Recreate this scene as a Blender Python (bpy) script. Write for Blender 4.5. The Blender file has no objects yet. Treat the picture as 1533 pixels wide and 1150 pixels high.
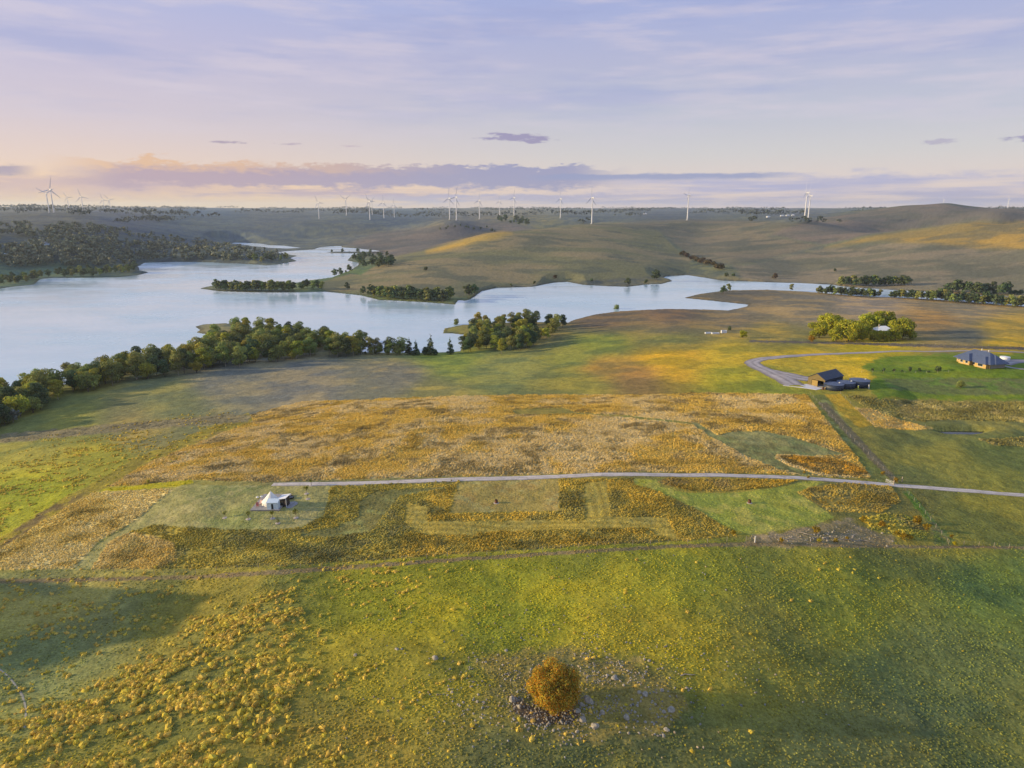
import bpy, math, random
import numpy as np
from mathutils import Vector
R = math.radians
rnd = random.Random(7)
rng = np.random.default_rng(7)
scene = bpy.context.scene
col = scene.collection

# ------------------------------------------------------------------ camera
PITCH, FPX, CX, CY, CAMZ = R(14.4), 1024.0, 766.5, 575.0, 80.0
cd = bpy.data.cameras.new('camera'); cam = bpy.data.objects.new('camera', cd); col.objects.link(cam)
cam.location = (0, 0, CAMZ); cam.rotation_euler = (R(90) - PITCH, 0, 0)
cd.sensor_fit = 'HORIZONTAL'; cd.sensor_width = 36.0; cd.lens = 36.0 * FPX / 1533.0
cd.clip_start = 1.0; cd.clip_end = 60000.0
scene.camera = cam

# ------------------------------------------------------------------ light and exposure
SUN_EL, SUN_AZ = R(13.0), R(-92.0)          # azimuth from +y towards +x
SDIR = Vector((math.sin(SUN_AZ) * math.cos(SUN_EL), math.cos(SUN_AZ) * math.cos(SUN_EL), math.sin(SUN_EL)))
sl = bpy.data.lights.new('sun', 'SUN'); sl.energy = 5.0; sl.angle = R(0.9); sl.color = (1.0, 0.77, 0.42)
so = bpy.data.objects.new('sun', sl); col.objects.link(so)
so.rotation_euler = (-SDIR).to_track_quat('-Z', 'Y').to_euler(); so.location = (-300, 0, 300)
scene.view_settings.view_transform = 'Standard'; scene.view_settings.look = 'None'
scene.view_settings.exposure = 0.45; scene.view_settings.gamma = 1.0
scene.cycles.use_denoising = True; scene.cycles.max_bounces = 6; scene.cycles.diffuse_bounces = 2; scene.cycles.volume_bounces = 0
scene.cycles.transparent_max_bounces = 8; scene.cycles.glossy_bounces = 2


def lin(r, g, b):
    f = lambda c: (c / 255 / 12.92) if c <= 10.3 else ((c / 255 + 0.055) / 1.055) ** 2.4
    return (f(r), f(g), f(b))


class NT:
    """tiny helper to write node maths as expressions"""
    def __init__(s, tree): s.t = tree
    def n(s, typ, **kw):
        nd = s.t.nodes.new(typ)
        for k, v in kw.items(): setattr(nd, k, v)
        return nd
    def sock(s, inp, v):
        if hasattr(v, 'is_output'): s.t.links.new(v, inp)
        else: inp.default_value = v
    def m(s, op, a, b=0.0, c=0.0, clamp=False):
        nd = s.n('ShaderNodeMath', operation=op); nd.use_clamp = clamp
        s.sock(nd.inputs[0], a); s.sock(nd.inputs[1], b); s.sock(nd.inputs[2], c)
        return nd.outputs[0]
    def ss(s, v, lo, hi):
        nd = s.n('ShaderNodeMapRange', interpolation_type='SMOOTHSTEP')
        s.sock(nd.inputs['Value'], v); s.sock(nd.inputs['From Min'], lo); s.sock(nd.inputs['From Max'], hi)
        return nd.outputs[0]
    def mix(s, f, a, b, blend='MIX'):
        nd = s.n('ShaderNodeMix', data_type='RGBA', blend_type=blend)
        s.sock(nd.inputs[0], f)
        for i, v in ((6, a), (7, b)):
            s.sock(nd.inputs[i], v if hasattr(v, 'is_output') else (*v, 1.0))
        return nd.outputs[2]
    def noise(s, vec, scale, detail=4.0, rough=0.55, dim='3D'):
        nd = s.n('ShaderNodeTexNoise', noise_dimensions=dim)
        if vec is not None: s.t.links.new(vec, nd.inputs['Vector'])
        nd.inputs['Scale'].default_value = scale; nd.inputs['Detail'].default_value = detail
        nd.inputs['Roughness'].default_value = rough
        return nd.outputs[0]
    def xyz(s, x, y, z):
        nd = s.n('ShaderNodeCombineXYZ')
        for i, v in enumerate((x, y, z)): s.sock(nd.inputs[i], v)
        return nd.outputs[0]
    def ramp(s, f, stops):
        nd = s.n('ShaderNodeValToRGB'); s.sock(nd.inputs[0], f); e = nd.color_ramp.elements
        while len(e) < len(stops): e.new(0.5)
        for el, (p, c) in zip(e, stops): el.position = p; el.color = (*c, 1)
        return nd.outputs[0]


def build_world():
    w = bpy.data.worlds.new('World'); scene.world = w; w.use_nodes = True
    t = w.node_tree; t.nodes.clear(); N = NT(t)
    tc = N.n('ShaderNodeTexCoord'); sp = N.n('ShaderNodeSeparateXYZ'); t.links.new(tc.outputs['Generated'], sp.inputs[0])
    x, y, z = sp.outputs
    V = N.m('MULTIPLY', N.m('ARCSINE', z), 57.2958)               # elevation, degrees
    U = N.m('MULTIPLY', N.m('ARCTAN2', x, y), 57.2958)            # azimuth, degrees
    Vn = N.m('DIVIDE', V, 90.0, clamp=True)
    cool = N.ramp(Vn, [(0.0, lin(236, 212, 206)), (0.022, lin(232, 214, 208)), (0.045, lin(216, 211, 212)), (0.075, lin(200, 201, 216)),
                       (0.12, lin(187, 189, 219)), (0.165, lin(172, 182, 226)), (0.26, lin(166, 194, 236)), (0.5, lin(152, 188, 238)), (1.0, lin(140, 172, 226))])
    warm = N.ramp(Vn, [(0.0, lin(255, 219, 160)), (0.016, lin(255, 213, 166)), (0.035, lin(238, 211, 198)), (0.07, lin(219, 204, 214)),
                       (0.12, lin(200, 194, 222)), (0.165, lin(184, 190, 230)), (0.26, lin(172, 196, 236)), (0.5, lin(152, 188, 238)), (1.0, lin(140, 172, 226))])
    wf = N.ss(U, 14.0, -34.0)
    c = N.mix(wf, cool, warm)
    # high thin streaks
    st = N.xyz(N.m('MULTIPLY', N.m('ADD', U, N.m('MULTIPLY', V, 1.3)), 0.055), N.m('MULTIPLY', V, 0.42), 0.0)
    n1 = N.noise(st, 1.6, 6.0, 0.6)
    f = N.m('MULTIPLY', N.ss(n1, 0.43, 0.68), N.ss(V, 3.5, 8.0))
    c = N.mix(N.m('MULTIPLY', f, 0.55), c, lin(224, 212, 224))
    st2 = N.xyz(N.m('MULTIPLY', N.m('ADD', U, N.m('MULTIPLY', V, -0.8)), 0.035), N.m('MULTIPLY', V, 0.30), 3.7)
    n2 = N.noise(st2, 1.5, 5.0, 0.6)
    f2 = N.m('MULTIPLY', N.ss(n2, 0.46, 0.67), N.ss(V, 5.0, 9.0))
    c = N.mix(N.m('MULTIPLY', f2, 0.55), c, lin(166, 174, 218))
    # puff noise shared by the cloud banks
    pv = N.xyz(N.m('MULTIPLY', U, 0.32), N.m('MULTIPLY', V, 1.15), 0.0)
    pn = N.noise(pv, 1.0, 7.0, 0.58)
    pf = N.noise(N.xyz(N.m('MULTIPLY', U, 1.1), N.m('MULTIPLY', V, 3.4), 9.0), 1.0, 6.0, 0.65)
    pd = N.m('ADD', N.m('SUBTRACT', pn, 0.5), N.m('MULTIPLY', N.m('SUBTRACT', pf, 0.5), 0.55))
    pv2 = N.xyz(N.m('MULTIPLY', U, 0.10), N.m('MULTIPLY', V, 1.6), 5.0)
    pn2 = N.noise(pv2, 1.0, 6.0, 0.6)

    def band(u0, u1, du, vb, vt, dv, amp):
        vv = N.m('ADD', V, N.m('MULTIPLY', pd, -amp))
        a = N.m('MULTIPLY', N.ss(vv, vb - dv, vb + dv), N.ss(vv, vt + dv * .5, vt - dv * .5))
        h = N.m('MULTIPLY', N.ss(U, u0 - du, u0 + du), N.ss(U, u1 + du, u1 - du))
        return N.m('MULTIPLY', a, h)
    # low purple veil on the left and long soft veil on the right
    veil = N.m('MULTIPLY', band(-50, -22, 6, 0.7, 2.2, 0.9, 2.0), 0.75)
    c = N.mix(veil, c, lin(199, 172, 186))
    veil = N.m('MULTIPLY', N.m('MULTIPLY', band(8, 60, 9, 0.9, 2.35, 0.7, 1.6), N.ss(pn2, 0.30, 0.62)), 0.95)
    c = N.mix(veil, c, lin(178, 178, 215))
    veil = N.m('MULTIPLY', N.m('MULTIPLY', band(-14, 60, 9, 0.25, 1.1, 0.25, 0.9), N.ss(pn2, 0.38, 0.58)), 0.9)
    c = N.mix(veil, c, lin(180, 176, 208))
    veil = N.m('MULTIPLY', N.m('MULTIPLY', band(-27, -8, 5, 0.95, 1.75, 0.2, 0.6), N.ss(pn2, 0.42, 0.58)), 0.75)
    c = N.mix(veil, c, lin(180, 160, 190))
    # main bank
    bank = band(-31, 7, 3.0, 1.6, 3.25, 0.3, 2.3)
    tone = N.mix(N.ss(U, -27, 0), lin(184, 158, 180), lin(154, 154, 194))
    lit = N.m('MULTIPLY', N.ss(N.m('ADD', V, N.m('MULTIPLY', pd, 2.2)), 2.35, 3.25), N.ss(U, 0, -26))
    tone = N.mix(N.m('MULTIPLY', lit, 0.7), tone, lin(252, 200, 140))
    c = N.mix(N.m('MULTIPLY', bank, 0.93), c, tone)
    tail = band(2, 20.5, 2.2, 2.2, 2.62, 0.16, 0.45)
    c = N.mix(N.m('MULTIPLY', tail, 0.9), c, lin(150, 158, 200))
    left = band(-60, -34.2, 1.0, 2.2, 2.75, 0.2, 0.8)
    c = N.mix(N.m('MULTIPLY', left, 0.9), c, lin(165, 150, 178))

    # small separate clouds
    def puff(u, v, su, sv, colr, k):
        du = N.m('DIVIDE', N.m('SUBTRACT', U, u), su); dv = N.m('DIVIDE', N.m('SUBTRACT', V, v), sv)
        d = N.m('ADD', N.m('MULTIPLY', du, du), N.m('MULTIPLY', dv, dv))
        d = N.m('SUBTRACT', N.m('ADD', d, N.m('MULTIPLY', pd, -7.0)), 0.0)
        return N.mix(N.m('MULTIPLY', N.ss(d, 1.0, 0.1), k), c, colr)
    c = puff(0.5, 5.35, 3.4, 0.34, lin(160, 150, 186), 0.95)
    c = puff(-21.0, 4.75, 2.4, 0.14, lin(176, 158, 180), 0.9)
    c = puff(-17.4, 4.7, 1.3, 0.11, lin(186, 166, 186), 0.7)
    c = puff(-12.4, 4.7, 1.6, 0.12, lin(196, 172, 190), 0.7)
    c = puff(30.8, 4.35, 1.1, 0.2, lin(178, 168, 196), 0.7)
    c = puff(35.2, 4.4, 1.4, 0.25, lin(160, 152, 188), 0.9)
    sky = N.n('ShaderNodeTexSky', sky_type='NISHITA'); sky.sun_disc = False
    sky.sun_elevation = SUN_EL; sky.sun_rotation = SUN_AZ; sky.altitude = 900
    c = N.mix(0.12, N.mix(1.0, c, (10, 10, 10), 'MULTIPLY'), sky.outputs[0])
    bg = N.n('ShaderNodeBackground'); bg.inputs['Strength'].default_value = 0.0735
    t.links.new(c, bg.inputs[0])
    out = N.n('ShaderNodeOutputWorld'); t.links.new(bg.outputs[0], out.inputs[0])


build_world()

# ------------------------------------------------------------------ helpers
def tag(o, label=None, cat=None, group=None, kind=None):
    if label: o['label'] = label
    if cat: o['category'] = cat
    if group: o['group'] = group
    if kind: o['kind'] = kind
    return o


def empty(name, loc, rz=0.0, label=None, cat=None, group=None):
    o = bpy.data.objects.new(name, None); col.objects.link(o)
    o.location = loc; o.rotation_euler = (0, 0, rz); o.empty_display_size = 0.5
    return tag(o, label, cat, group)


def npmesh(name, V, F, cols=None, smooth=False):
    """V (n,3); F an array (m,k) or a list of such arrays; cols (n,3) point colours"""
    V = np.asarray(V, dtype=np.float32)
    Fs = [np.asarray(f, dtype=np.int32) for f in (F if isinstance(F, (list, tuple)) else [F])]
    me = bpy.data.meshes.new(name)
    me.vertices.add(len(V)); me.vertices.foreach_set('co', V.ravel())
    nl = sum(f.size for f in Fs); npol = sum(len(f) for f in Fs)
    me.loops.add(nl); me.loops.foreach_set('vertex_index', np.concatenate([f.ravel() for f in Fs]))
    tot = np.concatenate([np.full(len(f), f.shape[1], dtype=np.int32) for f in Fs])
    st = np.concatenate([[0], np.cumsum(tot)[:-1]]).astype(np.int32)
    me.polygons.add(npol); me.polygons.foreach_set('loop_start', st)
    me.polygons.foreach_set('use_smooth', np.full(npol, bool(smooth)))
    if cols is not None:
        a = me.attributes.new('Col', 'FLOAT_COLOR', 'POINT')
        a.data.foreach_set('color', np.c_[np.asarray(cols, dtype=np.float32), np.ones(len(V), dtype=np.float32)].ravel())
    me.update(calc_edges=True)
    return me


def obj(name, me, mat=None, parent=None, loc=None):
    o = bpy.data.objects.new(name, me); col.objects.link(o)
    if mat is not None and len(me.materials) == 0: me.materials.append(mat)
    if parent is not None: o.parent = parent
    if loc is not None: o.location = loc
    return o


class MB:
    """collects simple shapes into one mesh"""
    def __init__(s): s.v = []; s.f = []
    def add(s, v, f):
        b = len(s.v); s.v += [tuple(p) for p in v]; s.f += [tuple(i + b for i in q) for q in f]; return s
    def box(s, x0, x1, y0, y1, z0, z1):
        v = [(x, y, z) for z in (z0, z1) for y in (y0, y1) for x in (x0, x1)]
        return s.add(v, [(0, 2, 3, 1), (4, 5, 7, 6), (0, 1, 5, 4), (2, 6, 7, 3), (0, 4, 6, 2), (1, 3, 7, 5)])
    def lathe(s, prof, n=16, cx=0, cy=0, cap=True):
        v = []; f = []
        for r, z in prof:
            for k in range(n):
                a = 2 * math.pi * k / n; v.append((cx + r * math.cos(a), cy + r * math.sin(a), z))
        for i in range(len(prof) - 1):
            for k in range(n):
                k2 = (k + 1) % n; f.append((i * n + k, i * n + k2, (i + 1) * n + k2, (i + 1) * n + k))
        if cap:
            f.append(tuple(range(n))[::-1]); f.append(tuple((len(prof) - 1) * n + k for k in range(n)))
        return s.add(v, f)
    def tube(s, pts, rad, n=6):
        pts = [Vector(p) for p in pts]; rings = []
        for i, p in enumerate(pts):
            d = (pts[min(i + 1, len(pts) - 1)] - pts[max(i - 1, 0)]).normalized()
            u = d.orthogonal().normalized(); w = d.cross(u)
            r = rad[i] if hasattr(rad, '__len__') else rad
            rings.append([tuple(p + (u * math.cos(2 * math.pi * k / n) + w * math.sin(2 * math.pi * k / n)) * r) for k in range(n)])
        v = [q for rg in rings for q in rg]; f = []
        for i in range(len(pts) - 1):
            for k in range(n):
                k2 = (k + 1) % n; f.append((i * n + k, i * n + k2, (i + 1) * n + k2, (i + 1) * n + k))
        f.append(tuple(range(n))[::-1]); f.append(tuple((len(pts) - 1) * n + k for k in range(n)))
        return s.add(v, f)
    def mesh(s, name, smooth=False):
        me = bpy.data.meshes.new(name); me.from_pydata(s.v, [], s.f); me.update()
        if smooth: me.polygons.foreach_set('use_smooth', [True] * len(me.polygons))
        return me
    def obj(s, name, mat, parent=None, smooth=False, loc=None):
        return obj(name, s.mesh(name, smooth), mat, parent, loc)


def vnoise(x, y, seed=0):
    """value noise in 0..1 for arrays"""
    xi = np.floor(x).astype(np.int64); yi = np.floor(y).astype(np.int64)
    fx = x - xi; fy = y - yi
    fx = fx * fx * (3 - 2 * fx); fy = fy * fy * (3 - 2 * fy)
    def h(a, b):
        n = (a * 374761393 + b * 668265263 + seed * 1442695041) & 0x7fffffff
        n = ((n ^ (n >> 13)) * 1274126177) & 0x7fffffff
        n = ((n ^ (n >> 16)) * 1103515245) & 0x7fffffff
        return ((n ^ (n >> 15)) & 0xffffff) / float(0xffffff)
    return (h(xi, yi) * (1 - fx) + h(xi + 1, yi) * fx) * (1 - fy) + (h(xi, yi + 1) * (1 - fx) + h(xi + 1, yi + 1) * fx) * fy


def fbm(x, y, seed=0, oct=4, gain=0.5):
    s = 0; a = 1.0; t = 0
    for k in range(oct):
        s = s + a * vnoise(x * 2 ** k + 17.3 * k, y * 2 ** k - 9.1 * k, seed + k); t += a; a *= gain
    return s / t


# ------------------------------------------------------------------ photo geometry -> world
SP, CP = math.sin(PITCH), math.cos(PITCH)
def ray(px, py):
    xc = (px - CX) / FPX; yc = (CY - py) / FPX
    return np.array([xc, CP + yc * SP, -SP + yc * CP])
def polar_z(px, py, z):
    d = ray(px, py); t = (z - CAMZ) / d[2]; return math.atan2(d[0], d[1]), t * math.hypot(d[0], d[1]), z
def polar_R(px, py, Rg):
    d = ray(px, py); t = Rg / math.hypot(d[0], d[1]); return math.atan2(d[0], d[1]), Rg, CAMZ + t * d[2]
def onplane(px, py, z):
    d = ray(px, py); t = (z - CAMZ) / d[2]; return d[0] * t, d[1] * t
def project(x, y, z):
    dz = z - CAMZ
    dep = y * CP - dz * SP; up = y * SP + dz * CP
    return CX + FPX * x / dep, CY - FPX * up / dep, dep

LAKE_Z = -22.0
LAKE = [(-700, 700), (-250, 642), (0, 602), (110, 572), (200, 552), (290, 530), (325, 514), (337, 502), (314, 501.5), (296, 497.5), (302, 494), (293, 489), (306, 486),
        (337, 484), (370, 490), (400, 497), (450, 503), (500, 515), (541, 528), (560, 529), (640, 529), (691, 527), (694, 513), (696, 501.5), (680, 499.5), (663, 499),
        (666, 492), (690, 487), (740, 484), (800, 482), (850, 484), (861, 479), (890, 471), (921, 467), (1000, 463.5), (1060, 464), (1090, 465), (1119, 459.5),
        (1121, 456), (1069, 450.6), (1024, 446), (1050, 440), (1087, 435), (1146, 434), (1181, 435.5), (1222, 438), (1278, 443), (1375, 447), (1450, 452), (1533, 459),
        (1700, 468), (1900, 484), (2500, 540), (2500, 500), (1900, 466), (1700, 455), (1533, 447), (1518, 445), (1440, 440), (1375, 436), (1320, 433), (1275, 430), (1243, 426), (1200, 424),
        (1165, 423), (1113, 421), (1082, 420), (1050, 415), (1030, 411.7), (998, 413.5), (990, 417), (1001, 418), (1006, 421), (990, 425), (967, 426), (939, 429.5),
        (900, 428), (874, 426.5), (850, 422), (830, 423), (796, 429.6), (743, 431), (721, 436), (704, 448), (696, 450), (686, 449), (681, 456), (639, 452.5), (600, 450.5),
        (567, 449), (541, 442), (520, 440), (486, 436.7), (442, 437.7), (378, 437.5), (326, 435.7), (299, 432), (315, 428.5), (350, 427), (400, 425), (440, 424), (462, 420), (496, 416),
        (522, 406), (536, 398), (538, 394), (520.5, 390), (526, 384), (530, 381.3), (554, 381.7), (575, 381.5), (578, 378), (565, 375), (551, 373.5), (512, 370), (511, 368.5),
        (491, 369), (477, 370.5), (470, 373.3), (430, 376), (416, 377.5), (420, 380), (430, 381), (445, 383), (434, 386.5), (444, 391), (430, 393), (415, 396), (400, 397),
        (365, 394.7), (313, 392.8), (261, 392), (216, 393.5), (206, 399), (209, 406), (222, 408), (206, 412), (177, 415), (146, 416), (78, 416), (60, 418), (50, 426), (20, 429),
        (0, 432), (-80, 440), (-250, 455), (-700, 480)]
STRIP = [(489, 377.6), (500, 376.8), (560, 377), (580, 378), (580, 379), (560, 379.6), (500, 379)]
INLET = [(339, 367), (352, 362.5), (391, 364.8), (400, 366.3), (426, 368), (453, 371.3), (430, 372.3), (405, 371.2)]
POND = [(1394, 646.5), (1430, 645), (1476, 646), (1470, 649.5), (1448, 652.5), (1416, 652)]

def wpoly(P, z): return np.array([onplane(a, b, z) for a, b in P])
def dense(P, step):
    out = []
    for a, b in zip(P, np.roll(P, -1, 0)):
        n = max(1, int(np.hypot(*(b - a)) / step)); out += [a + (b - a) * k / n for k in range(n)]
    return np.array(out)
def wobble(P, amp, wl, seed):
    """irregular natural shoreline: shift dense points by noise"""
    return P + np.c_[fbm(P[:, 0] / wl, P[:, 1] / wl, seed) - .5, fbm(P[:, 0] / wl, P[:, 1] / wl, seed + 9) - .5] * amp * 2


def inside(P, x, y):
    c = np.zeros(x.shape, bool)
    for (x0, y0), (x1, y1) in zip(P, np.roll(P, -1, 0)):
        if y0 == y1: continue
        k = (y0 > y) != (y1 > y)
        c ^= k & (x < (x1 - x0) * (y - y0) / (y1 - y0) + x0)
    return c
def pdist(P, x, y):
    """distance to a polygon outline"""
    d = np.full(x.shape, 1e9)
    for (x0, y0), (x1, y1) in zip(P, np.roll(P, -1, 0)):
        ex, ey = x1 - x0, y1 - y0; L = ex * ex + ey * ey
        if L == 0: continue
        t = np.clip(((x - x0) * ex + (y - y0) * ey) / L, 0, 1)
        d = np.minimum(d, (x - x0 - t * ex) ** 2 + (y - y0 - t * ey) ** 2)
    return np.sqrt(d)

W_LAKE, W_STRIP, W_INLET = wpoly(LAKE, LAKE_Z), wpoly(STRIP, LAKE_Z), wpoly(INLET, LAKE_Z)
POND_Z = -5.0
W_POND = wpoly(POND, POND_Z)

# wind turbines: (base px, base row, hub row, label)
TURB = [
 (74, 318.5, 291, 'white wind turbine on far left, shorter one overlapping its taller neighbour'),
 (81, 320, 287, 'white wind turbine on far left, taller front one of an overlapping pair'),
 (103, 312, 295, 'small distant wind turbine just right of the overlapping far left pair'),
 (125, 318, 296, 'wind turbine standing alone between two pairs on the far left horizon'),
 (157, 318.5, 300, 'left one of two close wind turbines by a dark tree clump'),
 (166, 318.5, 300, 'right one of two close wind turbines by a dark tree clump'),
 (478, 328, 305, 'white wind turbine straight behind the far arm of the lake'),
 (519, 323.5, 301, 'wind turbine with a Y shaped rotor behind the lake arm'),
 (554, 328.5, 302.5, 'taller front turbine of the overlapping pair left of the central hill'),
 (557.5, 322, 302.5, 'farther turbine half hidden behind the front one of its pair'),
 (575, 328, 305, 'white turbine between an overlapping pair and a slim side-on turbine'),
 (590.5, 327, 308, 'slim side-on turbine last on the right of the group of five'),
 (673.5, 330.5, 300.5, 'left turbine of the tall close pair near the middle of the skyline'),
 (683.6, 331, 298.7, 'right turbine of the tall close pair near the middle of the skyline'),
 (718, 329, 303, 'medium wind turbine just right of the tall middle pair'),
 (748, 323.5, 302.5, 'smaller distant turbine behind the dark shrubs of the central hill'),
 (769.7, 325, 299.5, 'wind turbine directly above the dark clump on the hill saddle'),
 (839, 327.5, 300.5, 'thin white turbine left of the largest turbine'),
 (886, 336, 299, 'largest white wind turbine, standing on the crest of the central hill'),
 (1029, 329.5, 295, 'lone tall wind turbine between the largest one and the right pair'),
 (1204, 333, 295, 'left tower of the tall pair left of the rounded hill'),
 (1209.5, 331, 293.5, 'right tower of the tall pair left of the rounded hill'),
 (1412, 307.5, 299.5, 'wind turbine with only its top showing over the rounded hill'),
 (1508, 314, 298.7, 'faint wind turbine at the far right beyond the rounded hill')]
TOWER = 68.0
def turb_range(t):
    if t[0] == 1412: return 5200.0
    if t[0] == 1508: return 4300.0
    return TOWER * 1024 / (t[1] - t[2]) / math.cos(math.atan((t[0] - CX) / FPX))

# ------------------------------------------------------------------ terrain from control points (px, row, z) / (px, row, range)
CZ = [(766, 1060, .6), (0, 1150, .5), (400, 1150, 1), (766, 1150, .5), (1150, 1150, -3), (1533, 1150, -8), (1350, 1000, -7), (1100, 1040, -1.5), (940, 1010, -.2),
      (150, 950, -5.5), (60, 1010, -5), (260, 900, -5.5), (420, 930, -1.2), (300, 1050, .5), (600, 950, .2), (0, 880, -6.5), (500, 854, -3), (1000, 830, -1), (1250, 830, -3), (1533, 830, -7), (1533, 930, -8),
      (0, 800, -9), (0, 720, -11), (150, 735, -6), (330, 745, -1.4), (410, 752, -1.2), (470, 752, -1.2), (300, 800, -3), (766, 716, 0), (600, 760, -1.5), (766, 780, -1.6), (1050, 755, -1), (1190, 760, -2), (1533, 742, -6),
      (270, 680, -5), (378, 630, -6.5), (600, 650, 1.2), (800, 640, 1.6), (1000, 650, 1.2), (700, 595, -1.0), (540, 600, -3.5), (950, 592, 0), (1100, 590, .6), (1209, 590, 1), (1234, 581, 1.5), (1264, 575, 1.5), (1300, 580, 1.5),
      (1280, 650, -2), (1310, 700, -3.5), (1467, 545, 4), (1432, 541, 4), (1495, 549, 4), (1533, 545, 4), (1350, 600, -1), (1430, 648, -5), (1385, 640, -4.6), (1480, 645, -4.6), (1430, 632, -4), (1430, 662, -4.2), (1533, 690, -5.5),
      (200, 640, -11.5), (300, 590, -14), (450, 575, -13), (600, 560, -13), (766, 560, -10.5), (900, 560, -6.5), (1000, 545, -3.5), (1130, 545, 0), (1130, 515, -1.5),
      (0, 640, -18), (-100, 690, -18), (112, 592, -18.5), (177, 576, -19), (400, 545, -18.5), (600, 531, -20.5), (740, 531, -19), (800, 525, -17),
      (900, 500, -14), (900, 520, -11), (1000, 500, -8), (1000, 472, -17), (1100, 500, -6), (1200, 480, -10), (1220, 505, -4), (1330, 510, -2.5), (1290, 490, -5.5), (1400, 465, -13), (1533, 475, -13), (1533, 500, -5), (1180, 460, -15), (1300, 455, -17),
      (1150, 442, -20.5), (300, 750, -1.5),
      # distant low ground
      (440, 431, -20.5), (340, 432, -21), (620, 445, -21), (100, 405, -20), (40, 412, -20.5), (1000, 405, -15), (1100, 408, -15), (1300, 420, -17), (1500, 425, -15),
      (640, 420, -14), (550, 425, -18), (850, 412, -13)]
CR = [(590, 386, 1250), (635, 376, 1340), (674, 365, 1400), (726, 352, 1450), (760, 348, 1480), (800, 344, 1560), (852, 338.5, 1750), (930, 334, 1980), (700, 380, 1210), (800, 380, 1210), (850, 360, 1400), (900, 385, 1180),
      (1030, 386, 1350), (1000, 360, 1620), (1045, 350, 1850), (1100, 390, 1250), (1200, 385, 1350), (1200, 400, 1250), (1300, 375, 1420), (1150, 365, 1560),
      (1250, 368, 1500), (1310, 352, 1600), (1394, 342, 1660), (1459, 334, 1680), (1498, 335, 1680), (1533, 333, 1680), (1450, 370, 1420), (1533, 380, 1350), (1400, 397, 1230), (1650, 340, 1640), (1800, 355, 1500),
      (1172, 342, 1780), (1274, 330.5, 2050), (1305, 315, 2420), (1350, 308.5, 2500), (1394, 305, 2550), (1420, 305, 2550), (1459, 312, 2500), (1533, 314, 2450), (1650, 318, 2400), (1400, 325, 2150), (1500, 324, 2100),
      (0, 334, 2000), (150, 336, 2000), (-150, 338, 1950), (200, 351, 1850), (330, 367, 1960), (390, 374.5, 1630), (0, 375, 1500), (130, 372, 1520), (250, 383, 1420), (-200, 380, 1480),
      (550, 350, 2350), (460, 352, 2400), (420, 361, 2200), (460, 338, 2550), (620, 345, 2300), (560, 359, 2050), (700, 338, 2300),
      (250, 336, 2600), (350, 345, 2450), (300, 325, 3300), (400, 330, 3000), (50, 325, 2900), (930, 326, 3000), (1100, 327, 2700), (780, 328, 2650)]
CRZ = [(726, 1900, -6), (640, 1750, -10), (850, 2150, 8), (800, 2150, 18), (1394, 2000, 24), (1500, 2000, 24), (1310, 1900, 16), (1394, 3600, 62), (1500, 3600, 58), (1300, 3600, 52),
       (-400, 6500, 85), (0, 6500, 84), (300, 6500, 70), (600, 6500, 63), (900, 6500, 66), (1200, 6500, 66), (1500, 6500, 66), (1900, 6500, 66),
       (-300, 4500, 60), (100, 4500, 55), (500, 4500, 47), (900, 4500, 48), (1200, 4500, 50), (1900, 4500, 55),
       (-300, 13000, 100), (0, 13000, 95), (400, 13000, 82), (800, 13000, 80), (1200, 13000, 80), (1900, 13000, 82)]
pts = [polar_z(*c) for c in CZ] + [polar_R(*c) for c in CR] + [polar_R(t[0], t[1], turb_range(t)) for t in TURB[:-2]]
for px, rr, z in CRZ: pts.append((math.atan((px - CX) / FPX), rr, z))
for k in range(0, len(LAKE), 4):
    d = ray(*LAKE[k]); x, y = onplane(*LAKE[k], LAKE_Z)
    pts.append((math.atan2(x, y), math.hypot(x, y), LAKE_Z))
for az, rr, z in ((-75, 60, 2), (-75, 150, 0), (-75, 400, -22), (-75, 1500, -5), (75, 60, -6), (75, 200, -8), (75, 500, -5), (75, 1500, 20), (-100, 60, 2), (100, 60, -5), (0, 40, 0),
                  (-30, 45, 1), (30, 45, -2), (100, 3000, 50), (-100, 3000, 50), (100, 13000, 90), (-100, 13000, 90), (75, 5000, 60), (-75, 5000, 70)):
    pts.append((R(az), rr, z))
pts = np.array(pts)
Q = np.c_[pts[:, 0] * 2.0, np.log(pts[:, 1])]
def kern(a, b):
    return np.sqrt(((a[:, None, 0] - b[None, :, 0]) ** 2 + (a[:, None, 1] - b[None, :, 1]) ** 2) + 0.03 ** 2)
nq = len(Q)
A = np.zeros((nq + 1, nq + 1)); A[:nq, :nq] = -kern(Q, Q) - 0.004 * np.eye(nq); A[:nq, nq] = 1; A[nq, :nq] = 1
SOL = np.linalg.solve(A, np.r_[pts[:, 2], 0])

az_f = np.linspace(R(-43), R(43), 1180)
az_g = np.r_[np.linspace(R(-100), R(-43), 60)[:-1], az_f, np.linspace(R(43), R(100), 60)[1:]]
lr = [math.log(38)]
while lr[-1] < math.log(14000):
    r_ = math.exp(lr[-1])
    lr.append(lr[-1] + (0.02 if r_ < 70 else 0.0036 if r_ < 420 else 0.0055 if r_ < 2000 else 0.012 if r_ < 4500 else 0.03))
lr = np.array(lr)
NA, NR = len(az_g), len(lr)
AZ, LR = np.meshgrid(az_g, lr, indexing='ij')
GX = np.sin(AZ) * np.exp(LR); GY = np.cos(AZ) * np.exp(LR)
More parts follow.
